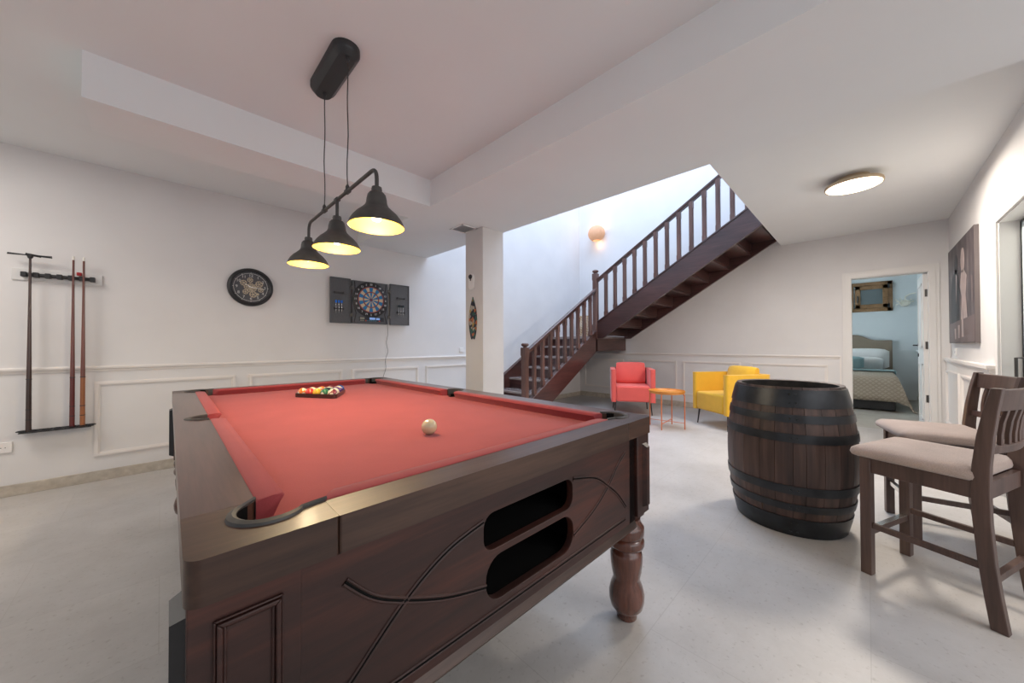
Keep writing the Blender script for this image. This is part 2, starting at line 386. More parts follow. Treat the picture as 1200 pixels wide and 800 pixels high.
# door 1 leaf, open into the bedroom
b = B(); box(b, (6.62, -.535, .01), (7.27, -.49, 1.96))
d1 = struct('door_1', b, M['door'], bevel=.002)
b = B()
for z0, z1 in ((.15, .85), (1.05, 1.85)):
    for (x0, x1, a0, a1) in ((6.72, 7.17, z0, z0+.02), (6.72, 7.17, z1-.02, z1), (6.72, 6.74, z0, z1), (7.15, 7.17, z0, z1)): box(b, (x0, -.49, a0), (x1, -.482, a1))
obj('panel_moulding', b, M['door'], d1)
b = B(); lathe(b, [(.024, 0), (.024, .008)], 16, (7.20, -.49, 1.08), 'y'); tube(b, [(7.20, -.49, 1.08), (7.20, -.445, 1.08), (7.12, -.44, 1.08), (7.08, -.44, 1.08)], .009)
lathe(b, [(.024, 0), (.024, .008)], 16, (7.20, -.49, .95), 'y'); obj('door_handle', b, M['black'], d1)
for z in (.43, 1.08, 1.72):
    b = B(); box(b, (6.612, -.534, z-.045), (6.622, -.505, z+.045)); tube(b, [(6.616, -.540, z-.05), (6.616, -.540, z+.05)], .007); obj('hinge', b, M['steel'], d1)
# door 2 leaf (pale) set deep in the right wall
b = B(); box(b, (3.49, YR-.119, .01), (4.292, YR-.085, 1.968)); d2 = struct('door_2', b, M['pale'], bevel=.002)
b = B(); box(b, (4.276, YR-.0849, .01), (4.290, YR-.080, 1.950)); box(b, (3.49, YR-.0849, 1.950), (4.290, YR-.080, 1.962)); obj('seal_strip', b, M['black'], d2)
b = B(); tube(b, [(4.18, YR-.085, 1.00), (4.18, YR-.035, 1.00), (4.18, YR-.035, .86), (4.18, YR-.085, .86)], .009); obj('door_handle', b, M['darkm'], d2)
# added windows behind the viewer, made up to let in fill light: frames
def win_frame(name, a, c, axis):
    b = B(); n = 4
    if axis == 'y':
        x0, z0, x1, z1, y = *a, *c, -3.06
        for k in range(n+1): x = x0+(x1-x0)*k/n; box(b, (x-.025, y-.03, z0), (x+.025, y+.03, z1))
        for z in (z0, z1): box(b, (x0, y-.03, z-.03), (x1, y+.03, z+.03))
    else:
        y0, z0, y1, z1, x = *a, *c, -2.64
        for k in range(n+1): y = y0+(y1-y0)*k/n; box(b, (x-.03, y-.025, z0), (x+.03, y+.025, z1))
        for z in (z0, z1): box(b, (x-.03, y0, z-.03), (x+.03, y1, z+.03))
    struct(name, b, M['door'])
win_frame('window_2_added', (-1.8, .5), (2.87, 2.5), 'y'); win_frame('window_3_added', (-1.2, .5), (2.4, 2.5), 'x')

# bedroom window (oak, tilted leaf with glass)
wx = 10.4
b = B(); y0, y1, z0, z1 = -.376, .27, 1.765, 2.372
for (a, c) in (((y0, z0), (y1, z0+.07)), ((y0, z1-.07), (y1, z1)), ((y0, z0), (y0+.08, z1)), ((y1-.08, z0), (y1, z1))): box(b, (wx-.03, a[0], a[1]), (wx, c[0], c[1]))
w1 = struct('window_1', b, M['oak'], bevel=.006)
b = B(); y0, y1, z0, z1 = -.315, .165, 1.835, 2.30
for (a, c) in (((y0, z0), (y1, z0+.08)), ((y0, z1-.08), (y1, z1)), ((y0, z0), (y0+.08, z1)), ((y1-.08, z0), (y1, z1))): box(b, (wx-.06, a[0], a[1]), (wx-.02, c[0], c[1]))
sash = obj('sash', b, M['oak'], w1, bevel=.006)
b = B(); box(b, (wx-.035, -.25, 1.90), (wx-.028, .10, 2.24)); obj('pane', b, mat('frosted_grey_glass', (.13, .16, .17), .3), sash)
for z in (1.87, 2.27):
    b = B(); box(b, (wx-.07, -.335, z-.04), (wx-.03, -.305, z+.04)); obj('hinge', b, M['black'], w1)
b = B(); box(b, (wx-.085, .115, 1.98), (wx-.06, .140, 2.10)); tube(b, [(wx-.08, .128, 2.05), (wx-.10, .128, 2.05), (wx-.10, .128, 1.95)], .010); obj('window_handle', b, M['steel'], sash)
rail_b = B(); box(rail_b, (10.37, -.70, .955), (10.4, 2.4, .985)); box(rail_b, (6.7, -.70, .955), (10.37, -.672, .985)); struct('trim_30', rail_b, M['bedwall'])
fb = lambda u, d, z: (u, -.70+d, z)
for u0, u1 in ((7.5, 8.3), (8.45, 9.25), (9.4, 10.2)): mould_rect(u0, u1, .2, .82, fb)

# ------------------------------------------------------------ pool table
TC = (.7375, 1.893, 0); TR = R(-.7)
T = thing('pool_table', 'dark carved mahogany pool table with worn red baize bed and pockets', 'pool table', TC, TR)
HW, HL = .700, 1.262
# bed
def bed_outline():
    pts = []
    X, Y, r = .60, 1.19, .052
    pk = (.583, 1.148)
    def corner(sx, sy):
        # arc of pocket circle bulging inside the bed
        a = []
        for i in range(13):
            t = R(-20+i*(90+40)/12)   # from along +x side to +y side, inner direction reversed
            a.append((pk[0]-r*math.cos(t), pk[1]-r*math.sin(t)))
        return [(sx*x, sy*y) for x, y in a]
    def mid(s):
        return [(s*(.615-.048*math.cos(R(t))), .048*math.sin(R(t))) for t in range(-70, 71, 14)]
    def rev(l): return l[::-1]
    c = corner(1, 1)
    # order counter-clockwise starting at right-middle
    ne = corner(1, 1); nw = corner(-1, 1); sw = corner(-1, -1); se = corner(1, -1)
    def fix(a, start):   # choose direction so that first point is nearest to start
        return a if (Vector(a[0])-Vector(start)).length < (Vector(a[-1])-Vector(start)).length else a[::-1]
    pts += mid(1)
    pts += [(X, 1.08)] + fix(ne, (X, 1.08)) + [(.50, Y), (-.50, Y)] + fix(nw, (-.5, Y)) + [(-X, 1.08)]
    pts += mid(-1)[::-1]
    pts += [(-X, -1.08)] + fix(sw, (-X, -1.08)) + [(-.5, -Y), (.5, -Y)] + fix(se, (.5, -Y)) + [(X, -1.08)]
    return pts
me = poly_curve_mesh([bed_outline()], .012)
me.transform(Matrix.Translation((0, 0, .760))); finish('bed_cloth', me, M['baize'], T, smooth=0)
# rail frame, with pocket notches in the inner edge
def frame_inner():
    pts = []
    X, Y, r = .597, 1.180, .050; pk = (.583, 1.148)
    def corner(sx, sy):
        a = arc(pk[0], pk[1], r, -52, 142, 14); return [(sx*x, sy*y) for x, y in a]
    def midp(s): return [(s*(.612+.046*math.cos(R(t))), .046*math.sin(R(t))) for t in range(-85, 86, 17)]
    pts += midp(1) + [(X, .07), (X, 1.09)] + corner(1, 1) + [(.51, Y), (-.51, Y)] + corner(-1, 1)[::-1] + [(-X, 1.09), (-X, .07)]
    pts += midp(-1)[::-1] + [(-X, -.07), (-X, -1.09)] + corner(-1, -1) + [(-.51, -Y), (.51, -Y)] + corner(1, -1)[::-1] + [(X, -1.09), (X, -.07)]
    return pts
FI = frame_inner()
# split: long side rails, end rails, four corner blocks, all cut from the same outline
def rail_piece(name, outer, inner, mtl):
    me = poly_curve_mesh([outer+inner], .0325); me.transform(Matrix.Translation((0, 0, .7775)))
    return finish(name, me, mtl, T, bevel=.0045, seg=3, smooth=40)
def sub(a, c):     # inner points inside a region
    return [p for p in FI if a(p)]
g = .0008
for s in (-1, 1):
    inn = [p for p in FI if p[0]*s > .5 and abs(p[1]) < 1.085]
    inn.sort(key=lambda p: p[1]); inn = [(s*.597, -1.09+g)]+inn+[(s*.597, 1.09-g)]
    rail_piece('side_rail', [(s*HW, 1.09-g), (s*HW, -1.09+g)], inn, M['twoody'])
    rail_piece('end_rail', [(.505-g, s*HL), (-.505+g, s*HL)], [(-.505+g, s*1.18), (.505-g, s*1.18)], M['twoodx'])
for sx in (-1, 1):
    for sy in (-1, 1):
        a = [(sx*.597, sy*1.09)] + [(sx*x, sy*y) for x, y in arc(.583, 1.148, .050, -52, 142, 14)] + [(sx*.505, sy*1.18)]
        rail_piece('corner_block', [(sx*.505, sy*HL)]+[(sx*x, sy*y) for x, y in arc(HW-.022, HL-.022, .022, 90, 0, 6)]+[(sx*HW, sy*1.09)], a, M['twoodd'])
# pocket rims, liners
def liner_wall(b, pts):
    a = P(b, [(x, y, .764) for x, y in pts]); c = P(b, [(x, y, .811) for x, y in pts])
    for i in range(len(pts)-1): b.faces.new([a[i], a[i+1], c[i+1], c[i]])
for sx in (-1, 1):
    for sy in (-1, 1):
        b = B()
        c0 = (.583, 1.148)
        path = [(.597, 1.085)]+arc(c0[0], c0[1], .0535, -48, 138, 18)+[(.500, 1.176)]
        wv = [.003]+[.0035+.0050*math.sin(PI*i/18)**.6 for i in range(19)]+[.002]
        rings = []
        for i, (x, y) in enumerate(path):
            x0, y0 = path[max(i-1, 0)]; x1, y1 = path[min(i+1, len(path)-1)]
            d = Vector((x1-x0, y1-y0)).normalized(); n = Vector((d.y, -d.x)); ww = wv[i]
            sect = [(-ww*.6, -.03), (ww*1.6, -.003), (ww*1.2, .004), (ww*.2, .0065), (-ww*.6, .003)]
            rings.append([(sx*(x+n.x*u), sy*(y+n.y*u), .8105+z) for u, z in sect])
        loft(b, rings); obj('pocket_rim', b, M['darkm'], T)
        b = B(); lathe(b, [(.0505, .766), (.050, .72), (.046, .67), (.0, .665)], 24, (sx*.583, sy*1.148, 0), caps=False); liner_wall(b, [(sx*x, sy*y) for x, y in arc(.583, 1.148, .0495, -55, 145, 16)]); obj('pocket_liner', b, M['soft'], T)
    b = B(); path = [(.598, -.052)]+[(.612+.047*math.cos(R(t)), .047*math.sin(R(t))) for t in range(-80, 81, 16)]+[(.598, .052)]
    rings = []
    for i, (x, y) in enumerate(path):
        x0, y0 = path[max(i-1, 0)]; x1, y1 = path[min(i+1, len(path)-1)]
        d = Vector((x1-x0, y1-y0)).normalized(); n = Vector((d.y, -d.x)); ww = .003+.007*math.sin(PI*i/(len(path)-1))
        rings.append([(sx*(x+n.x*u), (y+n.y*u), .8105+z) for u, z in [(-ww*.6, -.03), (ww*1.6, -.003), (ww*1.2, .003), (ww*.2, .005), (-ww*.6, .003)]])
    loft(b, rings); obj('pocket_rim', b, M['darkm'], T)
    b = B(); lathe(b, [(.047, .766), (.048, .72), (.044, .67), (.0, .665)], 24, (sx*.612, 0, 0), caps=False); liner_wall(b, [(sx*(.612+.0455*math.cos(R(t))), .0455*math.sin(R(t))) for t in range(-88, 89, 16)]); obj('pocket_liner', b, M['soft'], T)
# cushions
def cushion(p0, p1, inward, c0, c1):
    """p0,p1 outer-edge endpoints (xy); inward unit vector; c0,c1 = how far each end is cut back at the nose"""
    b = B(); a = Vector((*p0, 0)); c = Vector((*p1, 0)); d = (c-a).normalized(); n = Vector((*inward, 0))
    sect = [(0, .772), (0, .8105), (.004, .8130), (.030, .8135), (.046, .8105), (.049, .804), (.044, .798), (.030, .772)]
    rings = []
    for e, s, cut in ((a, 1, c0), (c, -1, c1)):
        for fr in ((0, 1) if s == 1 else (1, 0)):
            sh = .004*(1-fr)
            rings.append([e+n*(u*(1 if fr else .94))+d*s*(cut*(u/.049)+ .006*fr)+Vector((0, 0, z-(0 if fr else .0015))) for u, z in sect])
    loft(b, rings); obj('cushion', b, M['baize2'], T, smooth=50)
for s in (-1, 1):
    cushion((s*.597, .060), (s*.597, 1.095), (-s, 0), .018, .012)
    cushion((s*.597, -1.095), (s*.597, -.060), (-s, 0), .012, .018)
    cushion((-.508, s*1.180), (.508, s*1.180), (0, -s), .030, .030)
# body
def panel_end(sy, holes):
    outl = [(-.60, .405), (.60, .405), (.60, .746), (-.60, .746)]
    hs = []
    if holes: hs = [rrect(-.167, .592, .196, .687, .034), rrect(-.160, .462, .198, .577, .052)]
    me = poly_curve_mesh([outl]+hs, .010, .0015)
    me.transform(Matrix.Translation((0, sy*1.225, 0)) @ Matrix.Rotation(PI/2, 4, 'X'))
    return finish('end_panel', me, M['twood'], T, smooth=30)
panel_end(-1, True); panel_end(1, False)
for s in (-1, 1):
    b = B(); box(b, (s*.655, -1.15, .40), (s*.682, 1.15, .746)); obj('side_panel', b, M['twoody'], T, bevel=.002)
    for z in (.44, .70):
        b = B(); box(b, (s*.680, -1.10, z-.008), (s*.688, 1.10, z+.008)); obj('side_moulding', b, M['twoody'], T, bevel=.003)
# ball-return cavity: dark shelves behind the slots
b = B(); box(b, (-.22, -1.21, .445), (.25, -1.205, .450)); box(b, (-.22, -1.214, .44), (.25, -.86, .455)); box(b, (-.22, -1.214, .583), (.25, -.86, .587)); box(b, (-.22, -1.214, .692), (.25, -.86, .70))
box(b, (-.22, -.87, .44), (.25, -.86, .70)); box(b, (-.225, -1.214, .44), (-.215, -.86, .70)); box(b, (.245, -1.214, .44), (.255, -.86, .70)); obj('ball_return_tray', b, M['soft'], T)
b = B(); box(b, (-.654, -1.2, .401), (.654, 1.2, .43)); box(b, (-.655, -1.2, .715), (.655, 1.2, .745)); b.faces.ensure_lookup_table(); obj('carcass', b, M['soft'], T)
# carved grooves on the near end: thin double ridges
def spline(pts, n=24):
    out = []
    for i in range(n+1):
        t = i/n*(len(pts)-1); k = min(int(t), len(pts)-2); f = t-k
        p0 = pts[max(k-1, 0)]; p1 = pts[k]; p2 = pts[k+1]; p3 = pts[min(k+2, len(pts)-1)]
        out.append(tuple(.5*((2*p1[j])+(-p0[j]+p2[j])*f+(2*p0[j]-5*p1[j]+4*p2[j]-p3[j])*f*f+(-p0[j]+3*p1[j]-3*p2[j]+p3[j])*f**3) for j in range(2)))
    return out
grooves = [
    [(-.487, .678), (-.435, .625), (-.37, .587), (-.27, .543), (-.160, .512)],
    [(-.545, .43), (-.478, .491), (-.37, .587), (-.27, .645), (-.167, .672)],
    [(.523, .692), (.465, .655), (.403, .600), (.31, .545), (.198, .505)],
    [(.528, .488), (.47, .55), (.403, .600), (.32, .650), (.196, .680)],
    [(-.545, .436), (-.2, .438), (.2, .440), (.523, .442)]]
for gv in grooves:
    b = B(); p = spline(gv, 28) if len(gv) == 5 else gv
    for off, r, y in ((-.0046, .0032, -1.2365), (.0046, .0032, -1.2365)):
        q = []
        for i, (x, z) in enumerate(p):
            a = Vector(p[min(i+1, len(p)-1)])-Vector(p[max(i-1, 0)]); a.normalize()
            q.append((x-a.y*off, y, z+a.x*off))
        tube(b, q, r, 8, mi=0)
    tube(b, [(x, -1.2372, z) for x, z in p], .0026, 6, mi=1)
    obj('carved_groove', b, [M['twood'], M['soft']], T)
# base mouldings under the end panels
for s in (-1, 1):
    b = B(); prism(b, [(-.60, s*1.205, .378), (-.60, s*1.241, .382), (-.60, s*1.246, .392), (-.60, s*1.241, .402), (-.60, s*1.236, .412), (-.60, s*1.205, .412)], (1.20, 0, 0))
    obj('base_moulding', b, M['twoodx'], T, smooth=50)
# corner posts
def frame_mould(b, x0, x1, z0, z1, y, out):
    for w0, w1, d in ((0, .004, .006), (.004, .011, .010), (.011, .016, .004)):
        a = [(x0+w0, z0+w0), (x1-w0, z0+w0), (x1-w0, z1-w0), (x0+w0, z1-w0)]; c = [(x0+w1, z0+w1), (x1-w1, z0+w1), (x1-w1, z1-w1), (x0+w1, z1-w1)]
        for i in range(4):
            j = (i+1) % 4
            prism(b, [(a[i][0], y, a[i][1]), (a[j][0], y, a[j][1]), (c[j][0], y, c[j][1]), (c[i][0], y, c[i][1])], (0, out*d, 0))
for sx in (-1, 1):
    for sy in (-1, 1):
        near = (sy == -1)
        b = B()
        if near and sx == -1:
            box(b, (-.696, -1.240, .40), (-.556, -1.10, .747)); frame_mould(b, -.668, -.582, .44, .708, -1.240, -1)
        else:
            box(b, (sx*.612, sy*1.232, .400), (sx*.692, sy*1.10, .747)); box(b, (sx*.60, sy*1.250, .425), (sx*.697, sy*1.225, .747))
        post = obj('corner_post', b, M['twood'], T, bevel=.003)
        if not (near and sx == -1):
            b = B(); y = sy*1.250
            loft(b, [[(sx*.640, y, .455), (sx*.676, y, .455), (sx*.676, y, .705), (sx*.640, y, .705)], [(sx*.648, y+sy*.016, .463), (sx*.670, y+sy*.016, .463), (sx*.670, y+sy*.016, .692), (sx*.648, y+sy*.016, .692)]])
            obj('raised_block', b, M['twood'], post)
        b = B(); x = sx*.690   # raised pilaster on the long side
        loft(b, [[(x, sy*1.12, .42), (x, sy*1.21, .42), (x, sy*1.21, .712), (x, sy*1.12, .712)], [(x+sx*.023, sy*1.128, .43), (x+sx*.023, sy*1.20, .43), (x+sx*.023, sy*1.20, .702), (x+sx*.023, sy*1.128, .702)]])
        obj('side_block', b, M['black'] if sx == -1 else M['twood'], post)
        if near and sx == 1:
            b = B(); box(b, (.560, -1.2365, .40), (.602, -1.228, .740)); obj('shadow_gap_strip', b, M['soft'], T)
# turned legs
prof = [(.0, .0), (.036, 0), (.040, .006), (.040, .026), (.048, .032), (.062, .05), (.068, .075), (.069, .10), (.062, .13), (.052, .155), (.052, .165), (.058, .19), (.062, .225), (.063, .255), (.058, .272), (.050, .279), (.050, .285), (.066, .290), (.070, .30), (.070, .315), (.066, .325), (.060, .330), (.068, .336), (.070, .350), (.069, .372), (.062, .382), (.055, .395), (.055, .405)]
prof = [(r, z*1.0) for r, z in prof]
for sx in (-1, 1):
    for sy in (-1, 1):
        b = B(); lathe(b, prof, 40, (sx*.622, sy*1.188, 0), caps=True); obj('leg', b, M['tleg'], T, smooth=55)

# ------------------------------------------------------------ balls and rack
def tw(x, y, z):
    v = Matrix.Rotation(TR, 3, 'Z') @ Vector((x, y, 0)); return (TC[0]+v.x, TC[1]+v.y, z)
ZC = .7722
b = B(); sphere(b, (0, 0, .0285), .0285, 40); cb = obj('cue_ball', b, M['ivory'], smooth=180); cb.location = tw(-.026, -.754, ZC)
tag(cb, 'ivory white cue ball alone on the red baize', 'ball')
A0 = Vector((-.152, .703)); AB = Vector((.166, -.271)).normalized()
ang0 = math.atan2(AB.y, AB.x); side = .338
def ballmat(name, col, stripe):
    m = mat(name, col, .10, coat=.7); v = coords(m)
    sep = N(m, 'ShaderNodeSeparateXYZ'); L(m, v, sep.inputs[0])
    ab = N(m, 'ShaderNodeMath', operation='ABSOLUTE'); L(m, sep.outputs[2], ab.inputs[0])
    white = (.72, .66, .50)
    if stripe:
        gt = N(m, 'ShaderNodeMath', operation='GREATER_THAN'); L(m, ab.outputs[0], gt.inputs[0]); gt.inputs[1].default_value = .015
    ln = N(m, 'ShaderNodeVectorMath', operation='DISTANCE'); L(m, v, ln.inputs[0]); ln.inputs[1].default_value = (0, .0285, 0)
    lt = N(m, 'ShaderNodeMath', operation='LESS_THAN'); L(m, ln.outputs['Value'], lt.inputs[0]); lt.inputs[1].default_value = .011
    fac = lt.outputs[0]
    if stripe:
        mx = N(m, 'ShaderNodeMath', operation='MAXIMUM'); L(m, gt.outputs[0], mx.inputs[0]); L(m, lt.outputs[0], mx.inputs[1]); fac = mx.outputs[0]
    L(m, ramp(m, fac, [(0, col), (1, white)]), bsdf(m).inputs['Base Color']); return m
cols = {'yellow': (.70, .42, .02), 'blue': (.02, .05, .25), 'red': (.60, .04, .03), 'purple': (.10, .03, .18), 'orange': (.70, .20, .02), 'green': (.02, .14, .06), 'maroon': (.18, .02, .03)}
seq = [('orange', 1), ('red', 0), ('yellow', 0), ('green', 0), ('maroon', 1), ('yellow', 1), ('red', 1), ('black', 0), ('blue', 1), ('orange', 0), ('green', 1), ('purple', 0), ('maroon', 0), ('purple', 1), ('blue', 0)]
RK = thing('rack_triangle', 'dark wooden ball triangle lying on the red baize', 'ball rack', tw(A0.x, A0.y, ZC), TR+ang0)
h3 = math.sqrt(3)/2
tri = [(0, 0), (side, 0), (side/2, side*h3)]
def off(tr, d, rr):
    c = Vector((sum(p[0] for p in tr)/3, sum(p[1] for p in tr)/3)); out = []
    inr = (Vector(tr[0])-c).length/2
    k = (inr-d)/inr; q = [c+(Vector(p)-c)*k for p in tr]
    for i, p in enumerate(q):
        base = math.degrees(math.atan2(p.y-c.y, p.x-c.x)); dirv = (p-c).normalized(); cc = p-dirv*rr*2
        out += arc(cc.x, cc.y, rr, base-60, base+60, 6)
    return out
me = poly_curve_mesh([off(tri, 0, .022), off(tri, .009, .016)], .0125); me.transform(Matrix.Translation((0, 0, .0135)))
finish('frame', me, M['rackw'], RK, bevel=.0015)
dd = .0573
ci = Vector((side/2, side*h3/3)); k = 0
for r in range(5):
    for c in range(5-r):
        x = ci.x+(c-(4-r)/2)*dd; y = ci.y-dd*4*h3/3+r*dd*h3
        v = Matrix.Rotation(ang0, 2) @ Vector((x, y)); nm, st = seq[k]; k += 1
        b = B(); sphere(b, (0, 0, 0), .0285, 24)
        col = cols.get(nm, (.012, .012, .015))
        o = obj('pool_ball', b, ballmat('ball_%s_%s' % (nm, 'stripe' if st else 'solid'), col, st), smooth=180)
        o.location = tw(A0.x+v.x, A0.y+v.y, ZC+.0286); o.rotation_euler = (random.uniform(-1.2, 1.2), random.uniform(-1.2, 1.2), random.uniform(2.2, 4.2))
        tag(o, ('%s-striped white pool ball inside the wooden triangle' if st else 'solid %s pool ball inside the wooden triangle') % nm, 'ball', 'pool balls racked in the triangle')

# ------------------------------------------------------------ pendant lamp
PX = .655
PL = thing('pendant_lamp', 'black three-shade pendant lamp on two cables above the pool table', 'pendant lamp', (PX, 1.975, 1.87))
def loc(y, z, x=0): return (x, y-1.975, z-1.87)
def cap(x, y0, y1, z): return [(px_, py_-1.975, z-1.87) for px_, py_ in (lambda w: arc(0, y1-w, w, 0, 180, 14)+arc(0, y0+w, w, 180, 360, 14))(x)]
b = B(); loft(b, [cap(.066, 1.775, 2.255, 2.60), cap(.066, 1.775, 2.255, 2.572), cap(.060, 1.781, 2.249, 2.562), cap(.040, 1.800, 2.230, 2.540)]); obj('canopy', b, M['black'], PL, smooth=40)
for y, wob in ((1.815, .003), (2.165, -.003)):
    b = B(); lathe(b, [(.010, 2.545-1.87), (.010, 2.53-1.87), (.004, 2.515-1.87)], 12, (0, y-1.975, 0)); tube(b, [loc(y+wob*math.sin(t*.9), 2.53-t*.064, wob*.6*math.sin(t*1.3)) for t in range(11)], .0028, 8); obj('cable', b, M['black'], PL)
def bend(pts, r, n=6):
    out = [Vector(pts[0])]
    for i in range(1, len(pts)-1):
        p, a, c = Vector(pts[i]), Vector(pts[i-1]), Vector(pts[i+1]); u = (a-p).normalized(); v = (c-p).normalized()
        for k in range(n+1):
            t = k/n; out.append((p+u*r)*(1-t)**2+p*2*t*(1-t)+(p+v*r)*t*t)
    out.append(Vector(pts[-1])); return out
b = B(); tube(b, bend([loc(2.465, 1.775), loc(2.465, 1.868), loc(1.480, 1.868), loc(1.480, 1.775)], .055), .0085, 12)
tube(b, [loc(1.962, 1.868), loc(1.962, 1.77)], .0085, 12)
for y in (1.815, 2.165, 1.962):
    lathe(b, [(.0085, -.016), (.013, -.014), (.013, .014), (.0085, .016)], 14, (0, y-1.975, -.002), 'y')
for y in (1.815, 2.165): lathe(b, [(.010, .004), (.010, .022), (.004, .034)], 12, (0, y-1.975, -.002))
obj('bar', b, M['darkm'], PL, smooth=50)
m_in = mat('lamp_gold_inside', (.30, .19, .025), .45, metal=.2)
for y in (1.480, 1.962, 2.470):
    b = B(); o3 = (0, y-1.975, 1.61-1.87)
    out = [(.010, .172), (.020, .170), (.022, .160), (.021, .150), (.029, .146), (.037, .136), (.041, .118), (.043, .100), (.049, .086), (.065, .070), (.083, .054), (.098, .036), (.109, .017), (.115, 0)]
    inn = [(r-.002, z-.001) for r, z in out[::-1] if r > .03]
    lathe(b, out, 44, o3, caps=False); n0 = len(b.faces)
    lathe(b, [(.115, 0)]+inn+[(.0, .104)], 44, o3, mi=1, caps=False)
    sh = obj('shade', b, [M['darkm'], m_in], PL, smooth=40)
    b = B(); lathe(b, [(.0, .022), (.014, .026), (.024, .040), (.028, .056), (.024, .072), (.014, .088), (.012, .108)], 20, o3); obj('bulb', b, mat('warm_bulb', (1, .9, .7), .3, em=(1, .80, .50), ems=4), sh, smooth=60)
    pl = point('pendant_bulb_light', (PX, y, 1.61+.012), 7.6, (1, .80, .52), .045)

# ------------------------------------------------------------ ceiling disc lamp, sconce, vent
CL = thing('ceiling_lamp', 'round flat warm-lit ceiling lamp with wooden rim in the hall', 'ceiling lamp', (4.33, .07, 2.49))
b = B(); lathe(b, [(.178, .002), (.190, .000), (.194, .012), (.190, .028), (.17, .034), (.105, .036), (.105, .080)], 56, caps=True); obj('body', b, mat('beige_wood_rim', (.52, .40, .27), .5), CL, smooth=40)
b = B(); lathe(b, [(.0, -.006), (.15, -.005), (.182, .001), (.182, .006)], 56, caps=False); obj('diffuser', b, mat('warm_diffuser', (1, .95, .85), .4, em=(1, .84, .60), ems=3.5), CL, smooth=60)
o = area('ceiling_lamp_light', (4.33, .07, 2.478), (0, 0, 0), .36, .36, 27.5, (1, .90, .79)); o.data.shape = 'DISK'
b = B()
SN = thing('wall_sconce', 'small pleated globe sconce glowing on the white stairwell wall', 'wall lamp', (XF-.02, 3.95, 3.42))
n = 60
for u in (1,):
    rings = []
    for i in range(13):
        t = R(28+i*(180-56)/12); r = .17*math.sin(t); z = .17*math.cos(t)
        rings.append([(r*(1+.05*(k % 2))*math.cos(2*PI*k/n)*.85-.11, r*(1+.05*(k % 2))*math.sin(2*PI*k/n), z) for k in range(n)])
    loft(b, rings, caps=False)
m = mat('pleated_glowing_shade', (.50, .30, .19), .6, em=(1, .50, .25), ems=.16); obj('shade', b, m, SN, smooth=20)
b = B(); sphere(b, (-.11, 0, .0), .035, 16); obj('bulb', b, mat('sconce_bulb', (1, .9, .7), .3, em=(1, .80, .5), ems=8), SN)
b = B(); box(b, (-.01, -.035, -.06), (.02, .035, .06)); box(b, (-.12, -.012, -.05), (0, .012, -.035)); obj('bracket', b, M['plastic'], SN, bevel=.004)
point('sconce_light', (XF-.10, 3.95, 3.62), .7, (1, .68, .42), .05); point('sconce_light_low', (XF-.10, 3.95, 3.22), .5, (1, .68, .42), .05)
VT = thing('ceiling_vent', 'white slatted air vent on the ceiling next to the pillar', 'vent', (2.31, 3.06, ZB))
b = B()
for (a, c) in (((-.10, -.11), (.10, -.095)), ((-.10, .095), (.10, .11)), ((-.10, -.11), (-.085, .11)), ((.085, -.11), (.10, .11))): box(b, (*a, -.008), (*c, 0))
obj('frame', b, M['plastic'], VT)
b = B()
for k in range(9): y = -.085+k*.0205; prism(b, [(-.085, y, -.007), (-.085, y+.013, -.002), (-.085, y+.015, -.002), (-.085, y+.002, -.007)], (.17, 0, 0))
obj('slats', b, mat('vent_grey', (.42, .42, .42), .5), VT)

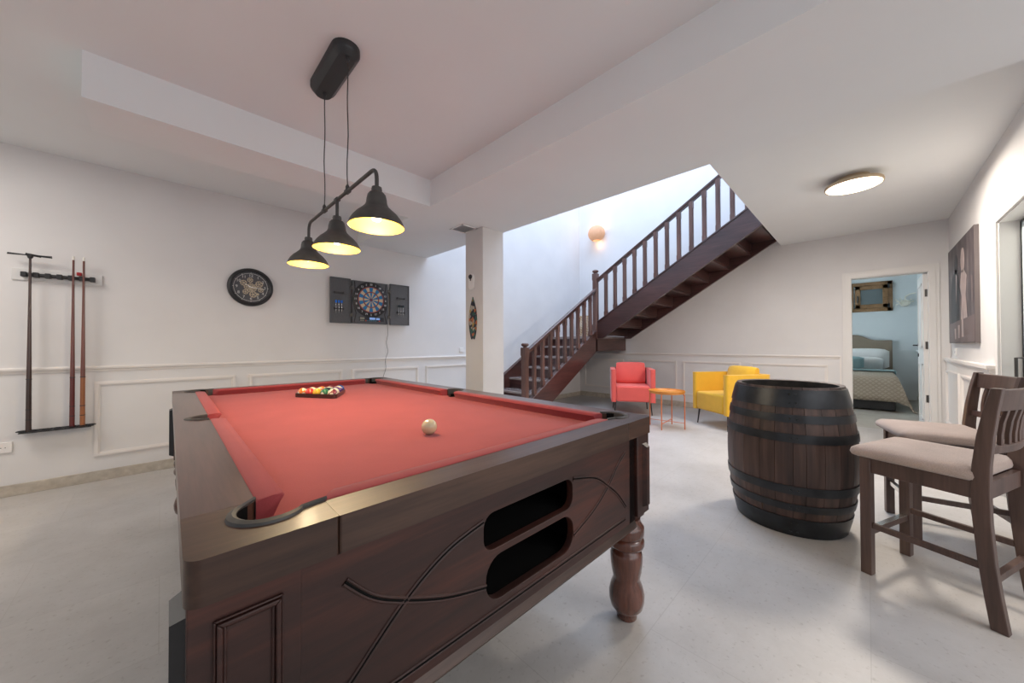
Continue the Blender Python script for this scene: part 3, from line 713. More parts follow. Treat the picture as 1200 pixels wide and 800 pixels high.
# ------------------------------------------------------------ wall things on the left wall
def clock():
    C = thing('wall_clock', 'round black skeleton gear clock on the white wall', 'clock', (.650, YL, 1.700))
    # local: x along wall, z up, front faces -y
    b = B(); lathe(b, [(.185, 0), (.192, -.010), (.192, -.030), (.182, -.046), (.166, -.050), (.158, -.044), (.157, -.030)], 64, (0, 0, 0), 'y', caps=False); obj('case', b, M['black'], C, smooth=45)
    b = B(); lathe(b, [(.0, -.024), (.158, -.024), (.158, -.020), (0, -.020)], 48, axis='y', caps=False); obj('dial', b, mat('charcoal_dial', (.075, .078, .088), .6), C)
    m_n = mat('silver_ink', (.62, .62, .60), .4); b = B()
    lathe(b, [(.139, -.0245), (.139, -.0265), (.142, -.0265), (.142, -.0245)], 64, axis='y', caps=False)
    for h in range(1, 13):
        t = PI/2-h*PI/6; c, s = math.cos(t), math.sin(t)
        mt = Matrix.Translation((.117*c, -.0255, .117*s)) @ Matrix.Rotation(PI/2, 4, 'X')
        add_mesh(b, text_mesh(str(h), .038), mt)
        d = Vector((c, 0, s)); q = Vector((-s, 0, c))*.002
        p0 = d*.141; p1 = d*.150
        prism(b, [p0-q+Vector((0, -.0245, 0)), p1-q+Vector((0, -.0245, 0)), p1+q+Vector((0, -.0245, 0)), p0+q+Vector((0, -.0245, 0))], (0, -.002, 0))
    obj('numerals', b, m_n, C, smooth=0)
    brass = mat('pale_brass', (.42, .36, .27), .45, metal=.3)
    for gx, gz, gr in ((-.008, .072, .026), (-.062, .038, .030), (.068, .036, .034), (-.002, .022, .022), (-.035, .0, .026), (.032, .008, .024), (-.045, -.050, .026), (.02, -.012, .03), (-.01, -.03, .022), (.018, -.072, .034), (.082, -.022, .026), (.055, -.068, .014)):
        b = B(); T_ = 14; o_ = []
        for k in range(T_*2):
            rr = gr*(1.0 if k % 2 else .88); o_ += [(gx+rr*math.cos(PI*(k-.4)/T_), gz+rr*math.sin(PI*(k-.4)/T_)), (gx+rr*math.cos(PI*(k+.4)/T_), gz+rr*math.sin(PI*(k+.4)/T_))]
        holes = [arc(gx+gr*.5*math.cos(2*PI*j/5), gz+gr*.5*math.sin(2*PI*j/5), gr*.22, 0, 330, 9) for j in range(5)] if gr > .02 else []
        me = poly_curve_mesh([o_]+holes, .0012); dy = random.uniform(0, .004)
        me.transform(Matrix.Translation((0, -.031-dy, 0)) @ Matrix.Rotation(PI/2, 4, 'X')); b.free(); finish('gear', me, brass, C, smooth=0)
    mw = mat('white_hand', (.75, .74, .72), .4)
    for (ax, az, w_) in ((-.052, .030, .004), (.108, -.014, .003)):
        b = B(); d = Vector((ax, 0, az)); q = Vector((-az, 0, ax)).normalized()*w_; o_ = Vector((0, -.038, 0))
        prism(b, [o_-d*.2-q, o_+d-q*.5, o_+d+q*.5, o_-d*.2+q], (0, -.0015, 0)); obj('hand', b, mw, C, smooth=0)
clock()

def dart_cabinet():
    # front plane at y = YL-.06
    D = thing('dartboard_cabinet', 'open black dartboard cabinet with electronic dartboard and darts', 'dartboard', (1.875, YL-.002, 1.637))
    mg = noisy('dark_grey_laminate', [(.3, (.075, .077, .085)), (.7, (.092, .094, .10))], ns=60, rough=.5, bs=0)
    b = B(); box(b, (-.232, -.06, -.262), (.222, 0, .262)); obj('housing', b, mg, D, bevel=.004)
    b = B()
    for s in (-1, 1):
        b = B(); path = [Vector((s*.205-.004, -.060, -.25)), Vector((s*.18-.004, -.062, -.14)), Vector((s*.215-.004, -.062, -.02)), Vector((s*.19-.004, -.062, .13)), Vector((s*.20-.004, -.060, .25))]
        tube(b, path, [.006]*5, 8); obj('side_ridge', b, M['black'], D)
    cx, cz, yb, BS = -.006, .036, -.060, 1.05
    b = B(); lathe(b, [(.0, yb-.001), (.0, yb-.014), (.152*BS, yb-.014), (.156*BS, yb-.012), (.205*BS, yb-.010), (.212*BS, yb-.004), (.212*BS, yb)], 64, (cx, 0, cz), 'y', caps=False)
    brd = obj('board', b, M['black'], D, smooth=40)
    blue = mat('dart_blue', (.01, .18, .42), .5); cream = mat('dart_cream', (.62, .50, .34), .5); redm = mat('dart_red', (.34, .02, .02), .5); darkb = mat('dart_navy', (.03, .05, .12), .5)
    def wedge(bm, r0, r1, k, mi, y):
        a0 = PI/2-PI/20-k*PI/10; a1 = a0+PI/10; n_ = 4
        pts = [(cx+r1*math.cos(a0+(a1-a0)*i/n_), y, cz+r1*math.sin(a0+(a1-a0)*i/n_)) for i in range(n_+1)]+[(cx+r0*math.cos(a1-(a1-a0)*i/n_), y, cz+r0*math.sin(a1-(a1-a0)*i/n_)) for i in range(n_+1)]
        f = bm.faces.new(P(bm, pts)); f.material_index = mi
    b = B(); y = yb-.0145
    for k in range(20):
        e = k % 2
        wedge(b, .018*BS, .086*BS, k, 0 if e == 0 else 1, y); wedge(b, .086*BS, .096*BS, k, 2, y); wedge(b, .096*BS, .146*BS, k, 0 if e == 0 else 1, y); wedge(b, .146*BS, .155*BS, k, 2, y)
    lathe(b, [(0, y-.001), (.018*BS, y-.001), (.018*BS, y)], 24, (cx, 0, cz), 'y', mi=3, caps=False); lathe(b, [(0, y-.002), (.008*BS, y-.002), (.008*BS, y)], 16, (cx, 0, cz), 'y', mi=2, caps=False)
    obj('segments', b, [blue, cream, redm, darkb], brd, smooth=0)
    b = B()
    for r_ in (.018*BS, .086*BS, .096*BS, .146*BS, .156*BS): tube(b, [(cx+r_*math.cos(2*PI*i/48), y-.001, cz+r_*math.sin(2*PI*i/48)) for i in range(48)], .0012, 5, closed=True)
    for k in range(20): a_ = PI/2-PI/20-k*PI/10; tube(b, [(cx+.018*BS*math.cos(a_), y-.001, cz+.018*BS*math.sin(a_)), (cx+.156*BS*math.cos(a_), y-.001, cz+.156*BS*math.sin(a_))], .0010, 5)
    obj('spider', b, mat('spider_grey', (.10, .10, .11), .4), brd)
    b = B()
    for k, s in enumerate('20 1 18 4 13 6 10 15 2 17 3 19 7 16 8 11 14 9 12 5'.split()):
        a_ = PI/2-k*PI/10
        add_mesh(b, text_mesh(s, .034, .0006), Matrix.Translation((cx+.181*BS*math.cos(a_), yb-.0125, cz+.181*BS*math.sin(a_))) @ Matrix.Rotation(PI/2, 4, 'X'))
    obj('number_ring', b, mat('white_print', (.75, .75, .75), .5), brd, smooth=0)
    # score panel
    b = B(); box(b, (-.15, yb-.004, -.232), (.165, yb, -.178)); sp = obj('score_panel', b, mat('panel_black', (.02, .022, .03), .3), D, bevel=.002)
    b = B(); box(b, (-.022, yb-.006, -.212), (.05, yb-.004, -.184)); box(b, (.062, yb-.006, -.212), (.11, yb-.004, -.188)); obj('display', b, mat('lcd_blue', (.18, .30, .55), .3, em=(.25, .4, .8), ems=.25), sp)
    b = B(); box(b, (-.14, yb-.006, -.210), (-.085, yb-.004, -.186)); box(b, (-.14, yb-.006, -.230), (-.09, yb-.004, -.220)); obj('label_plate', b, mat('tan_label', (.28, .27, .22), .5), sp)
    b = B()
    for k in range(7): lathe(b, [(.0045, yb-.008), (.0045, yb-.004)], 10, (-.05+k*.018, 0, -.226), 'y')
    obj('button_row', b, mat('cyan_button', (.05, .35, .5), .4), sp)
    for x in (-.068, .105):
        b = B(); lathe(b, [(.007, yb-.009), (.007, yb-.004)], 12, (x, 0, -.226), 'y'); obj('red_button', b, mat('red_button', (.7, .08, .05), .4), sp)
    # doors: folded flat open, at y -.035
    for s, x0, x1 in ((-1, -.480, -.246), (1, .252, .524)):
        b = B(); box(b, (x0, -.052, -.266), (x1, -.036, .272)); w_ = .010
        for q in ((x0, -.266, x0+w_, .272), (x1-w_, -.266, x1, .272), (x0, -.266, x1, -.256), (x0, .262, x1, .272)): box(b, (q[0], -.062, q[1]), (q[2], -.050, q[3]))
        dr = obj('door', b, mg, D, bevel=.002)
        xc = (x0+x1)/2-(.025 if s == -1 else -.01)
        for z in (.092, -.10):
            b = B(); box(b, (xc-.05, -.078, z-.007), (xc+.05, -.060, z+.007)); box(b, (xc-.053, -.082, z-.011), (xc-.045, -.058, z+.011)); box(b, (xc+.045, -.082, z-.011), (xc+.053, -.058, z+.011)); obj('dart_holder', b, M['black'], dr)
        for z in (.165, -.165):
            b = B(); xh = -.239 if s == -1 else .240
            box(b, (xh-.02, -.068, z-.018), (xh+.02, -.05, z+.018)); tube(b, [(xh, -.070, z-.022), (xh, -.070, z+.022)], .006); obj('hinge', b, M['steel'], D)
        for k in range(3):   # darts stay in the holders: things of their own
            x = 1.875+xc-.032+k*.032; z = 1.637
            fc = (.03, .22, .75) if s == -1 else (.03, .05, .06)
            DT = thing('dart', ('blue-flighted dart, %s in the left cabinet door' if s == -1 else 'black-flighted dart, %s in the right cabinet door') % ('leftmost', 'middle one', 'rightmost')[k], 'dart', (x, YL-.072, z-.10), 0, 'darts held in the cabinet doors')
            b = B()
            for a in range(4):
                c_, s_ = math.cos(a*PI/2+.5), math.sin(a*PI/2+.5)
                prism(b, [(0, 0, .066), (.013*c_, .013*s_, .072), (.014*c_, .014*s_, .096), (0, 0, .102)], (-.0008*s_, .0008*c_, 0))
            obj('flight', b, mat('dart_flight', fc, .4), DT)
            b = B(); lathe(b, [(.0006, -.058), (.0012, -.035), (.0035, -.03), (.0038, .02), (.0018, .025), (.0018, .07)], 10); obj('barrel', b, M['chrome'], DT)
dart_cabinet()
CB = B(); tube(CB, bend([(2.110, YL-.02, 1.372), (2.118, YL-.02, 1.25), (2.095, YL-.012, 1.14), (2.125, YL-.012, 1.02), (2.075, YL-.03, .92), (2.09, YL-.02, .80), (2.04, YL-.02, .66), (2.06, YL-.02, .40)], .03, 5), .0022, 6)
tag(obj('power_cord', CB, M['steel']), 'thin grey power cord hanging down from the dartboard cabinet', 'cord')

# cue rack
CR = thing('cue_rack', 'black wall cue rack of an upper clip bar and a lower holder', 'cue rack', (-.56, YL-.002, 0))
b = B(); box(b, (-.225, -.012, 1.60), (.215, 0, 1.685)); obj('clear_backplate', b, mat('clear_acrylic', (.70, .69, .68), .15), CR, bevel=.002)
b = B(); tube(b, [(-.18, -.04, 1.640), (.178, -.04, 1.640)], .014, 10)
for k in range(7): x = -.165+k*.055; box(b, (x-.014, -.060, 1.622), (x+.014, -.012, 1.658)); 
obj('clip_bar', b, M['black'], CR, bevel=.003)
slots = [rrect(-.165+k*.056, -.085, -.135+k*.056, -.055, .012) for k in range(6)]
b = B(); tube(b, [(-.180, -.038, .470), (.178, -.038, .470)], .010, 8)
for k in range(7):
    x = -.165+k*.056; tube(b, [(x+.020*math.cos(t*PI/8), -.078+.024*math.sin(t*PI/8), .478) for t in range(16)], .0045, 6, closed=True); box(b, (x-.008, -.06, .463), (x+.008, -.03, .476))
box(b, (-.175, -.100, .462), (.170, -.004, .470)); obj('lower_holder', b, M['black'], CR, bevel=.002)
b = B(); box(b, (.083, -.045, 1.665), (.108, -.02, 1.69)); chalk = obj('chalk_cube', b, mat('red_chalk', (.45, .03, .04), .8), bevel=.002); chalk.location = (-.56, YL, 0)
tag(chalk, 'small red chalk cube on the upper cue rack bar', 'chalk')
def cue(x, wc, wb, label, top, tipwhite=True):
    o = thing('pool_cue', label, 'cue', (x, YL-.078, .4715), 0, 'cues in the wall rack')
    Lc = top-.4715
    b = B(); lathe(b, [(.0140, 0), (.0145, .01), (.0135, .30), (.0130, .39)], 18); obj('butt', b, wb, o)
    b = B()
    for z in (.085, .16, .385): lathe(b, [(.0146, z), (.0148, z+.002), (.0146, z+.006)], 18, caps=False)
    obj('ring', b, M['black'], o)
    b = B(); lathe(b, [(.0130, .39), (.0105, .65), (.0075, 1.0), (.0062, Lc-(.03 if tipwhite else 0))], 16); obj('shaft', b, wc, o, smooth=60)
    if tipwhite:
        b = B(); lathe(b, [(.0064, Lc-.03), (.0064, Lc-.006), (.0058, Lc-.005), (.0050, Lc)], 14); obj('ferrule', b, mat('white_ferrule', (.70, .68, .62), .4), o)
    return o
def cw(n, a): return wood(n, tuple(x*.6 for x in a), a, tuple(min(1, x*1.5) for x in a), 'z', .3, .5)
br = cue(-.692, cw('bridge_wood', (.055, .026, .020)), cw('bridge_butt', (.04, .022, .018)), 'dark brown bridge stick with a black cross rest at its top', 1.775, False)
b = B()
for a in (-.5, .5): prism(b, [(-.10, 0, 1.31-.005+a*.008), (.10, 0, 1.31-.005-a*.008), (.10, 0, 1.317-.005-a*.008), (-.10, 0, 1.317-.005+a*.008)], (0, .008*a*2, 0))
lathe(b, [(.010, 1.285), (.016, 1.30), (.016, 1.318)], 12); tube(b, [(-.02, -.01, 1.315), (.05, .0, 1.305)], .008, 8)
obj('cross_rest', b, M['black'], br)
cue(-.489, cw('cue_red_shaft', (.14, .035, .025)), cw('cue_red_butt', (.11, .014, .012)), 'reddish mahogany cue in the wall rack, left of the orange-brown one', 1.808)
cue(-.437, cw('cue_brown_shaft', (.16, .045, .028)), cw('cue_brown_butt', (.30, .105, .035)), 'cue with orange-brown butt, rightmost in the wall rack', 1.808)

def socket(name, label, loc, rz=0, w=.08, round_=True, cat='socket'):
    S = thing(name, label, cat, loc, rz)
    b = B(); box(b, (-w/2, -.012, -.04), (w/2, 0, .04)); obj('plate', b, M['plastic'], S, bevel=.004)
    b = B()
    if round_:
        lathe(b, [(.026, -.0125), (.026, -.006), (.0, -.006)], 24, axis='y', caps=False); obj('recess', b, mat('socket_grey', (.5, .49, .47), .5), S)
        b = B()
        for x in (-.0095, .0095): lathe(b, [(.0028, -.0135), (.0028, -.006)], 8, (x, 0, 0), 'y')
        obj('hole', b, M['black'], S)
    else:
        box(b, (-w*.36, -.016, -.028), (w*.36, -.010, .028)); obj('rocker', b, M['plastic'], S, bevel=.003)
socket('wall_socket', 'white wall socket below the cue rack at the left edge', (-.812, YL, .362))
socket('light_switch', 'white light switch on the wall just left of the pillar', (3.318, YL, 1.027), 0, .08, False, 'light switch')
socket('wall_socket', 'white wall socket under the framed picture on the right wall', (6.15, YR, 1.01), PI)

# things on the pillar
HK = thing('wall_holder', 'white oval holder with round black knob on the pillar', 'wall holder', (2.413, 3.042, 1.795))
b = B(); me = poly_curve_mesh([rrect(-.042, -.085, .042, .085, .041, 10)], .007, .002); me.transform(Matrix.Translation((-.009, 0, 0)) @ Matrix.Rotation(PI/2, 4, 'Z') @ Matrix.Rotation(PI/2, 4, 'X')); b.free(); finish('plate', me, M['plastic'], HK)
b = B(); lathe(b, [(.0, -.035), (.020, -.034), (.027, -.026), (.024, -.016), (.014, -.012)], 24, (0, .002, .052), 'x', caps=False); tube(b, [(-.022, .002, .035), (-.022, .002, .008)], .006, 8); obj('knob', b, M['black'], HK)
sb_m = mat('printed_board', (.02, .02, .03), .4); v = coords(sb_m)
vo = N(sb_m, 'ShaderNodeTexVoronoi'); vo.inputs['Scale'].default_value = 34; L(sb_m, v, vo.inputs['Vector'])
sepc = N(sb_m, 'ShaderNodeSeparateColor'); L(sb_m, vo.outputs['Color'], sepc.inputs[0])
cr_ = ramp(sb_m, sepc.outputs[0], [(0, (.02, .022, .035)), (.52, (.02, .022, .035)), (.53, (.02, .10, .08)), (.68, (.02, .10, .08)), (.69, (.40, .13, .05)), (.80, (.40, .13, .05)), (.81, (.36, .33, .28)), (.93, (.55, .08, .05)), (.94, (.40, .27, .07))]); 
for n_ in sb_m.node_tree.nodes:
    if n_.type == 'VALTORGB': n_.color_ramp.interpolation = 'CONSTANT'
L(sb_m, cr_, bsdf(sb_m).inputs['Base Color'])
pts = []
for i in range(25):
    t = i/24; z = -.225+.45*t; wdt = .066*math.sin(PI*min(1, (t*.93+.10)))**.75*(1 if t < 1 else 0); pts.append((wdt, z))
outl = pts+[(-a, z) for a, z in pts[::-1][1:]]; outl = outl+[(-.018, -.232), (0, -.208), (.018, -.232)]
me = poly_curve_mesh([outl], .004, .001); me.transform(Matrix.Translation((-.006, 0, 0)) @ Matrix.Rotation(PI/2, 4, 'Z') @ Matrix.Rotation(PI/2, 4, 'X'))
so = finish('surfboard_sign', me, sb_m); so.location = (2.413, 3.022, 1.397)
tag(so, 'small dark surfboard-shaped sign with colourful patches on the pillar', 'wall decoration')

# ------------------------------------------------------------ picture on the right wall
PC = thing('wall_picture', 'large dark monochrome canvas of two blurred figures at a bar', 'picture', (5.66, YR, 1.617))
b = B(); box(b, (-.68, 0, -.512), (.68, .028, .512)); obj('canvas', b, mat('canvas_edge', (.12, .10, .10), .6), PC)
pm = mat('canvas_print', (.2, .17, .17), .55); v = coords(pm, (3, 1, 1.2))
n = N(pm, 'ShaderNodeTexNoise'); n.inputs['Scale'].default_value = 2.2; n.inputs['Detail'].default_value = 5; L(pm, v, n.inputs['Vector'])
L(pm, ramp(pm, n.outputs[0], [(.4, (.045, .035, .040)), (.62, (.115, .09, .095)), (.75, (.24, .19, .19))]), bsdf(pm).inputs['Base Color'])
b = B(); box(b, (-.672, .0282, -.504), (.672, .0288, .504)); obj('print', b, pm, PC)
lt = noisy('pale_print', [(.3, (.30, .23, .22)), (.7, (.52, .42, .40))], scale=(8, 1, 2), ns=3, rough=.55, bs=0)
dk = mat('dark_print', (.02, .016, .02), .55); md = mat('mid_print', (.15, .11, .11), .55)
def blob(name, pts, m_, y=.0290): 
    b = B(); prism(b, [(x, y, z) for x, z in pts], (0, .0006, 0)); obj(name, b, m_, PC, smooth=0)
def ell(cx, cz, rx, rz, n=18): return [(cx+rx*math.cos(2*PI*i/n), cz+rz*math.sin(2*PI*i/n)) for i in range(n)]
# x + is deeper (left in photo), x - nearer
blob('counter', [(-.67, -.50), (.67, -.50), (.67, -.30), (-.67, -.26)], md)
blob('dark_figure', [(.50, -.30), (.05, -.28), (.02, .05), (.10, .22), (.22, .26), (.42, .18), (.52, .0)], dk, .0294); blob('dark_figure_head', ell(.19, .30, .10, .10), dk, .0294)
blob('pale_figure', [(-.05, -.28), (-.36, -.27), (-.30, -.05), (-.36, .12), (-.22, .20), (-.08, .18), (-.02, .05), (-.10, -.05)], lt, .0298); blob('pale_figure_head', ell(-.17, .29, .10, .12), lt, .0298)
blob('shirt_front', [(.20, .20), (.14, .18), (.20, -.10)], lt, .0300); blob('glass', [(.10, -.46), (.04, -.46), (.02, -.33), (.12, -.33)], lt, .0300); blob('glass', [(.30, -.47), (.24, -.47), (.22, -.36), (.32, -.36)], lt, .0300); blob('bottle', [(-.08, -.45), (-.16, -.45), (-.16, -.30), (-.135, -.20), (-.105, -.20), (-.08, -.30)], lt, .0300)
blob('pale_streak', [(.64, -.30), (.60, -.30), (.58, -.1), (.62, .0)], md, .0300); blob('pale_streak', [(-.56, -.15), (-.62, -.14), (-.62, .08), (-.54, .10)], md, .0300)

# ------------------------------------------------------------ staircase
ST = thing('staircase', 'dark mahogany staircase with balusters rising around a corner landing', 'staircase', (5.45, 3.4, 0))
OX, OY = 5.45, 3.4
def sobj(name, bm, m_, parent=None, **kw):
    bmesh.ops.translate(bm, verts=bm.verts, vec=(-OX, -OY, 0))
    return obj(name, bm, m_, parent or ST, **kw)
s1 = .597
def ztop(x): return .372+s1*(x-3.85)          # top of lower stringers
for y0, y1, nm in ((3.375, 3.425, 1), (YL-.045, YL-.002, 2)):
    xe = 5.50 if nm == 1 else 5.60
    b = B(); prism(b, [(3.62, y0, ztop(3.62)), (3.62, y0, 0), (3.83, y0, 0), (xe, y0, ztop(xe)-.36), (xe, y0, ztop(xe))], (0, y1-y0, 0))
    sobj('stringer', b, M['swood'], bevel=.002)
    b = B(); prism(b, [(3.62, y0-.012, ztop(3.62)-.002), (xe, y0-.012, ztop(xe)-.002), (xe, y0-.012, ztop(xe)+.022), (3.62, y0-.012, ztop(3.62)+.022)], (0, y1-y0+.024, 0)); sobj('stringer_cap', b, M['swood'], bevel=.004)
nx, rise, run = 3.74, .18, .30
for k in range(6):
    z = rise*(k+1); x = nx+run*k
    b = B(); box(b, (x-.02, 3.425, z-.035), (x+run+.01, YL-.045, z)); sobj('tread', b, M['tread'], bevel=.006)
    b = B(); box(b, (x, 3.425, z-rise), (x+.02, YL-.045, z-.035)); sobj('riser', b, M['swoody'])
xl = nx+run*6
b = B(); box(b, (xl, 3.425, rise*6), (xl+.02, YL-.045, 1.225)); sobj('riser', b, M['swoody'])
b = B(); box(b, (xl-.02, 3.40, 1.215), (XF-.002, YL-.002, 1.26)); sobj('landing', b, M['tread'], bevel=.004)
b = B(); box(b, (5.45, 3.375, .985), (XF-.002, 3.425, 1.215)); sobj('landing_beam', b, M['swood'], bevel=.002)
b = B(); box(b, (xl+.02, 3.425, 1.195), (XF-.002, YL-.002, 1.215)); sobj('landing_underside', b, M['swoody'])
# upper flight, going to -y ; slope s2
s2 = .6125
def zlo(y): return 1.218+s2*(3.26-y)
XA, XB = 5.50, 6.54
for x0, x1 in ((XA-.025, XA+.025), (XB-.05, XB-.004)):
    yb_, ye = 3.30, .40
    b = B(); prism(b, [(x0, yb_, 1.218), (x0, 3.26, zlo(3.26)), (x0, ye, zlo(ye)), (x0, ye, zlo(ye)+.335), (x0, 3.38, zlo(3.38)+.335), (x0, 3.38, 1.218)], (x1-x0, 0, 0)); sobj('stringer', b, M['swoody'], bevel=.002)
b = B(); prism(b, [(XA-.037, 3.36, zlo(3.36)+.333), (XA-.037, .9, zlo(.9)+.333), (XA-.037, .9, zlo(.9)+.360), (XA-.037, 3.36, zlo(3.36)+.360)], (.074, 0, 0)); sobj('stringer_cap', b, M['swoody'], bevel=.004)
run2 = .294
for k in range(9):
    z = 1.26+rise*(k+1); y = 3.33-run2*k
    b = B(); box(b, (XA+.025, y+.02, z-.035), (XB-.05, y-run2-.01, z)); sobj('tread', b, M['swood'], bevel=.005)
    b = B(); box(b, (XA+.025, y, z-rise), (XB-.05, y-.02, z-.035)); sobj('riser', b, M['swood'])
# newels
def newel(x, y, z0, z1, name='newel_post', shift=0):
    b = B(); w = .045
    def sq(w_, z, ch): 
        c = w_*ch; return [(x-w_, y-w_+c, z), (x-w_+c, y-w_, z), (x+w_-c, y-w_, z), (x+w_, y-w_+c, z), (x+w_, y+w_-c, z), (x+w_-c, y+w_, z), (x-w_+c, y+w_, z), (x-w_, y+w_-c, z)]
    loft(b, [sq(w, z0, .02), sq(w, z0+.25, .02), sq(w, z0+.28, .35), sq(w, z1-.20, .35), sq(w, z1-.17, .02), sq(w, z1-.075, .02), sq(w*.92, z1-.065, .1)])
    lathe(b, [(.030, z1-.070), (.026, z1-.058), (.038, z1-.050), (.052, z1-.040), (.056, z1-.026), (.052, z1-.012), (.036, z1-.003), (.0, z1)], 12, (x, y, 0)); sobj(name, b, M['swoodz'], smooth=25)
newel(3.640, 3.40, 0, 1.130)
newel(5.495, 3.405, 1.20, 2.435)
# handrails
def handrail(p0, p1):
    b = B(); a = Vector(p0); c = Vector(p1); d = (c-a).normalized(); s = d.cross(Vector((0, 0, 1))).normalized(); u = s.cross(d)
    sec = [(-.028, -.012), (-.034, .004), (-.030, .020), (-.014, .028), (.014, .028), (.030, .020), (.034, .004), (.028, -.012)]
    loft(b, [[p+s*i+u*j for i, j in sec] for p in (a, c)]); 
    sec = [(-.018, -.035), (-.018, -.010), (.018, -.010), (.018, -.035)]; loft(b, [[p+s*i+u*j for i, j in sec] for p in (a, c)])
    sobj('handrail', b, M['swood'], smooth=40)
def hz1(x): return 1.030+s1*(x-3.726)
def hz2(y): return 2.300-.028+s2*(3.33-y)
handrail((3.67, 3.40, hz1(3.67)), (5.46, 3.40, hz1(5.46)))
handrail((XA, 3.37, hz2(3.37)), (XA, .95, hz2(.95)))
def baluster(x, y, z0, z1, along):
    b = B(); w = .028
    def sq(w_, z, c): return [(x-w_, y-w_+c, z), (x-w_+c, y-w_, z), (x+w_-c, y-w_, z), (x+w_, y-w_+c, z), (x+w_, y+w_-c, z), (x+w_-c, y+w_, z), (x-w_+c, y+w_, z), (x-w_, y+w_-c, z)]
    loft(b, [sq(w, z0, .001), sq(w, z0+.07, .001), sq(w, z0+.085, .011), sq(w, z1-.11, .011), sq(w, z1-.095, .001), sq(w, z1, .001)]); sobj('baluster', b, M['swoodz'])
for x in (3.835, 4.022, 4.204, 4.387, 4.573, 4.755, 4.935, 5.120, 5.308): baluster(x, 3.40, ztop(x)+.015, hz1(x)-.02, 0)
for k in range(13):
    y = 3.200-k*.1755; 
    if y > .95: baluster(XA, y, zlo(y)+.352, hz2(y)-.02, 1)

# patterned tall vase-like basket on the landing
BK = thing('lattice_basket', 'tall cream lattice basket with a thin handle on the stair landing', 'basket', (6.25, 4.16, 1.26))
bm_ = mat('cream_lattice', (.5, .4, .28), .7); v = coords(bm_)
ck = N(bm_, 'ShaderNodeTexChecker'); ck.inputs['Scale'].default_value = 34; mp = N(bm_, 'ShaderNodeMapping'); mp.inputs['Rotation'].default_value = (.0, R(45), R(20)); L(bm_, v, mp.inputs['Vector']); L(bm_, mp.outputs[0], ck.inputs['Vector'])
ck.inputs['Color1'].default_value = (.62, .52, .40, 1); ck.inputs['Color2'].default_value = (.36, .20, .09, 1); L(bm_, ck.outputs[0], bsdf(bm_).inputs['Base Color'])
b = B(); lathe(b, [(.0, 0), (.135, 0), (.145, .04), (.145, .40), (.132, .44), (.128, .42), (.12, .05), (0, .04)], 28, caps=False); obj('body', b, bm_, BK)
b = B(); tube(b, [(0, .13*math.cos(R(t)), .42+.19*math.sin(R(t))) for t in range(0, 181, 15)], .007, 8); obj('handle', b, mat('pale_cane', (.62, .58, .54), .6), BK)

# ------------------------------------------------------------ armchairs
def armchair(name, label, fab, loc, face_deg):
    A = thing('armchair', label, 'armchair', loc, R(face_deg))   # local +x = facing direction
    W, D, t = .33, .335, .075
    # U shell
    r = .10
    outer = [(D, -W), (-D+r, -W)]+arc(-D+r, -W+r, r, 270, 180, 6)+arc(-D+r, W-r, r, 180, 90, 6)+[(D, W)]
    inner = [(D, W-t), (-D+t+.04, W-t)]+arc(-D+t+.04, W-t-.04, .04, 90, 180, 4)+arc(-D+t+.04, -W+t+.04, .04, 180, 270, 4)+[(D, -W+t)]
    pts = outer+inner; out = []
    for p in pts:
        if not out or (Vector(p)-Vector(out[-1])).length > .002: out.append(p)
    me = poly_curve_mesh([out], .255); me.transform(Matrix.Translation((0, 0, .457)))
    sh = finish('arms_and_back', me, fab, A, bevel=.022, seg=4, smooth=50)
    b = B(); box(b, (-D+.07, -W+t+.003, .205), (D-.006, W-t-.003, .452)); obj('seat', b, fab, A, bevel=.028, seg=4, smooth=50)
    b = B(); wd, hh = .235, .185; rings = []
    for i in range(9):
        y = -wd+2*wd*i/8; e = 1-abs(2*i/8-1)**4
        th = .035+.045*e; h = hh*(.93+.07*e); rg = []
        for j in range(20):
            a = 2*PI*j/20; ca, sa = math.cos(a), math.sin(a)
            rg.append((th*math.copysign(abs(ca)**.7, ca), y*(1-.04*abs(sa)), h*math.copysign(abs(sa)**.45, sa)))
        rings.append(rg)
    loft(b, rings); cu = obj('back_cushion', b, fab, A, smooth=60); cu.location = (-.165, 0, .625); cu.rotation_euler = (0, R(-12), 0)
    for sx in (-1, 1):
        for sy in (-1, 1):
            b = B(); x, y = sx*.27, sy*.25; tube(b, [(x+sx*.018, y+sy*.030, 0), (x, y+sy*.012, .205)], [.008, .012], 10); obj('leg', b, M['black'], A)
    return A
armchair('a', 'coral red upholstered armchair with loose back cushion, beside orange table', M['redf'], (5.505, 2.746, 0), 211.3)
armchair('b', 'yellow upholstered armchair behind the wooden barrel', M['yelf'], (5.455, 1.300, 0), 144.3)
# tray table
TT = thing('side_table', 'small round orange metal tray table between the two armchairs', 'side table', (4.79, 1.89, 0), R(5))
b = B(); lathe(b, [(0, .462), (.205, .462), (.214, .467), (.222, .492), (.226, .492), (.217, .458), (.208, .455), (0, .455)], 56, caps=False); obj('tray', b, M['amber'], TT, smooth=45)
for k in range(4):
    a = R(k*90); c_, s_ = math.cos(a), math.sin(a)
    b = B(); tube(b, bend([(.205*c_, .205*s_, .455), (.221*c_, .221*s_, .44), (.221*c_, .221*s_, 0)], .01, 3), .0075, 10); obj('leg', b, M['orange'], TT)
b = B(); box(b, (-.215, -.008, .075), (.215, .008, .080)); box(b, (-.008, -.215, .080), (.008, .215, .085)); obj('cross_brace', b, M['orange'], TT)

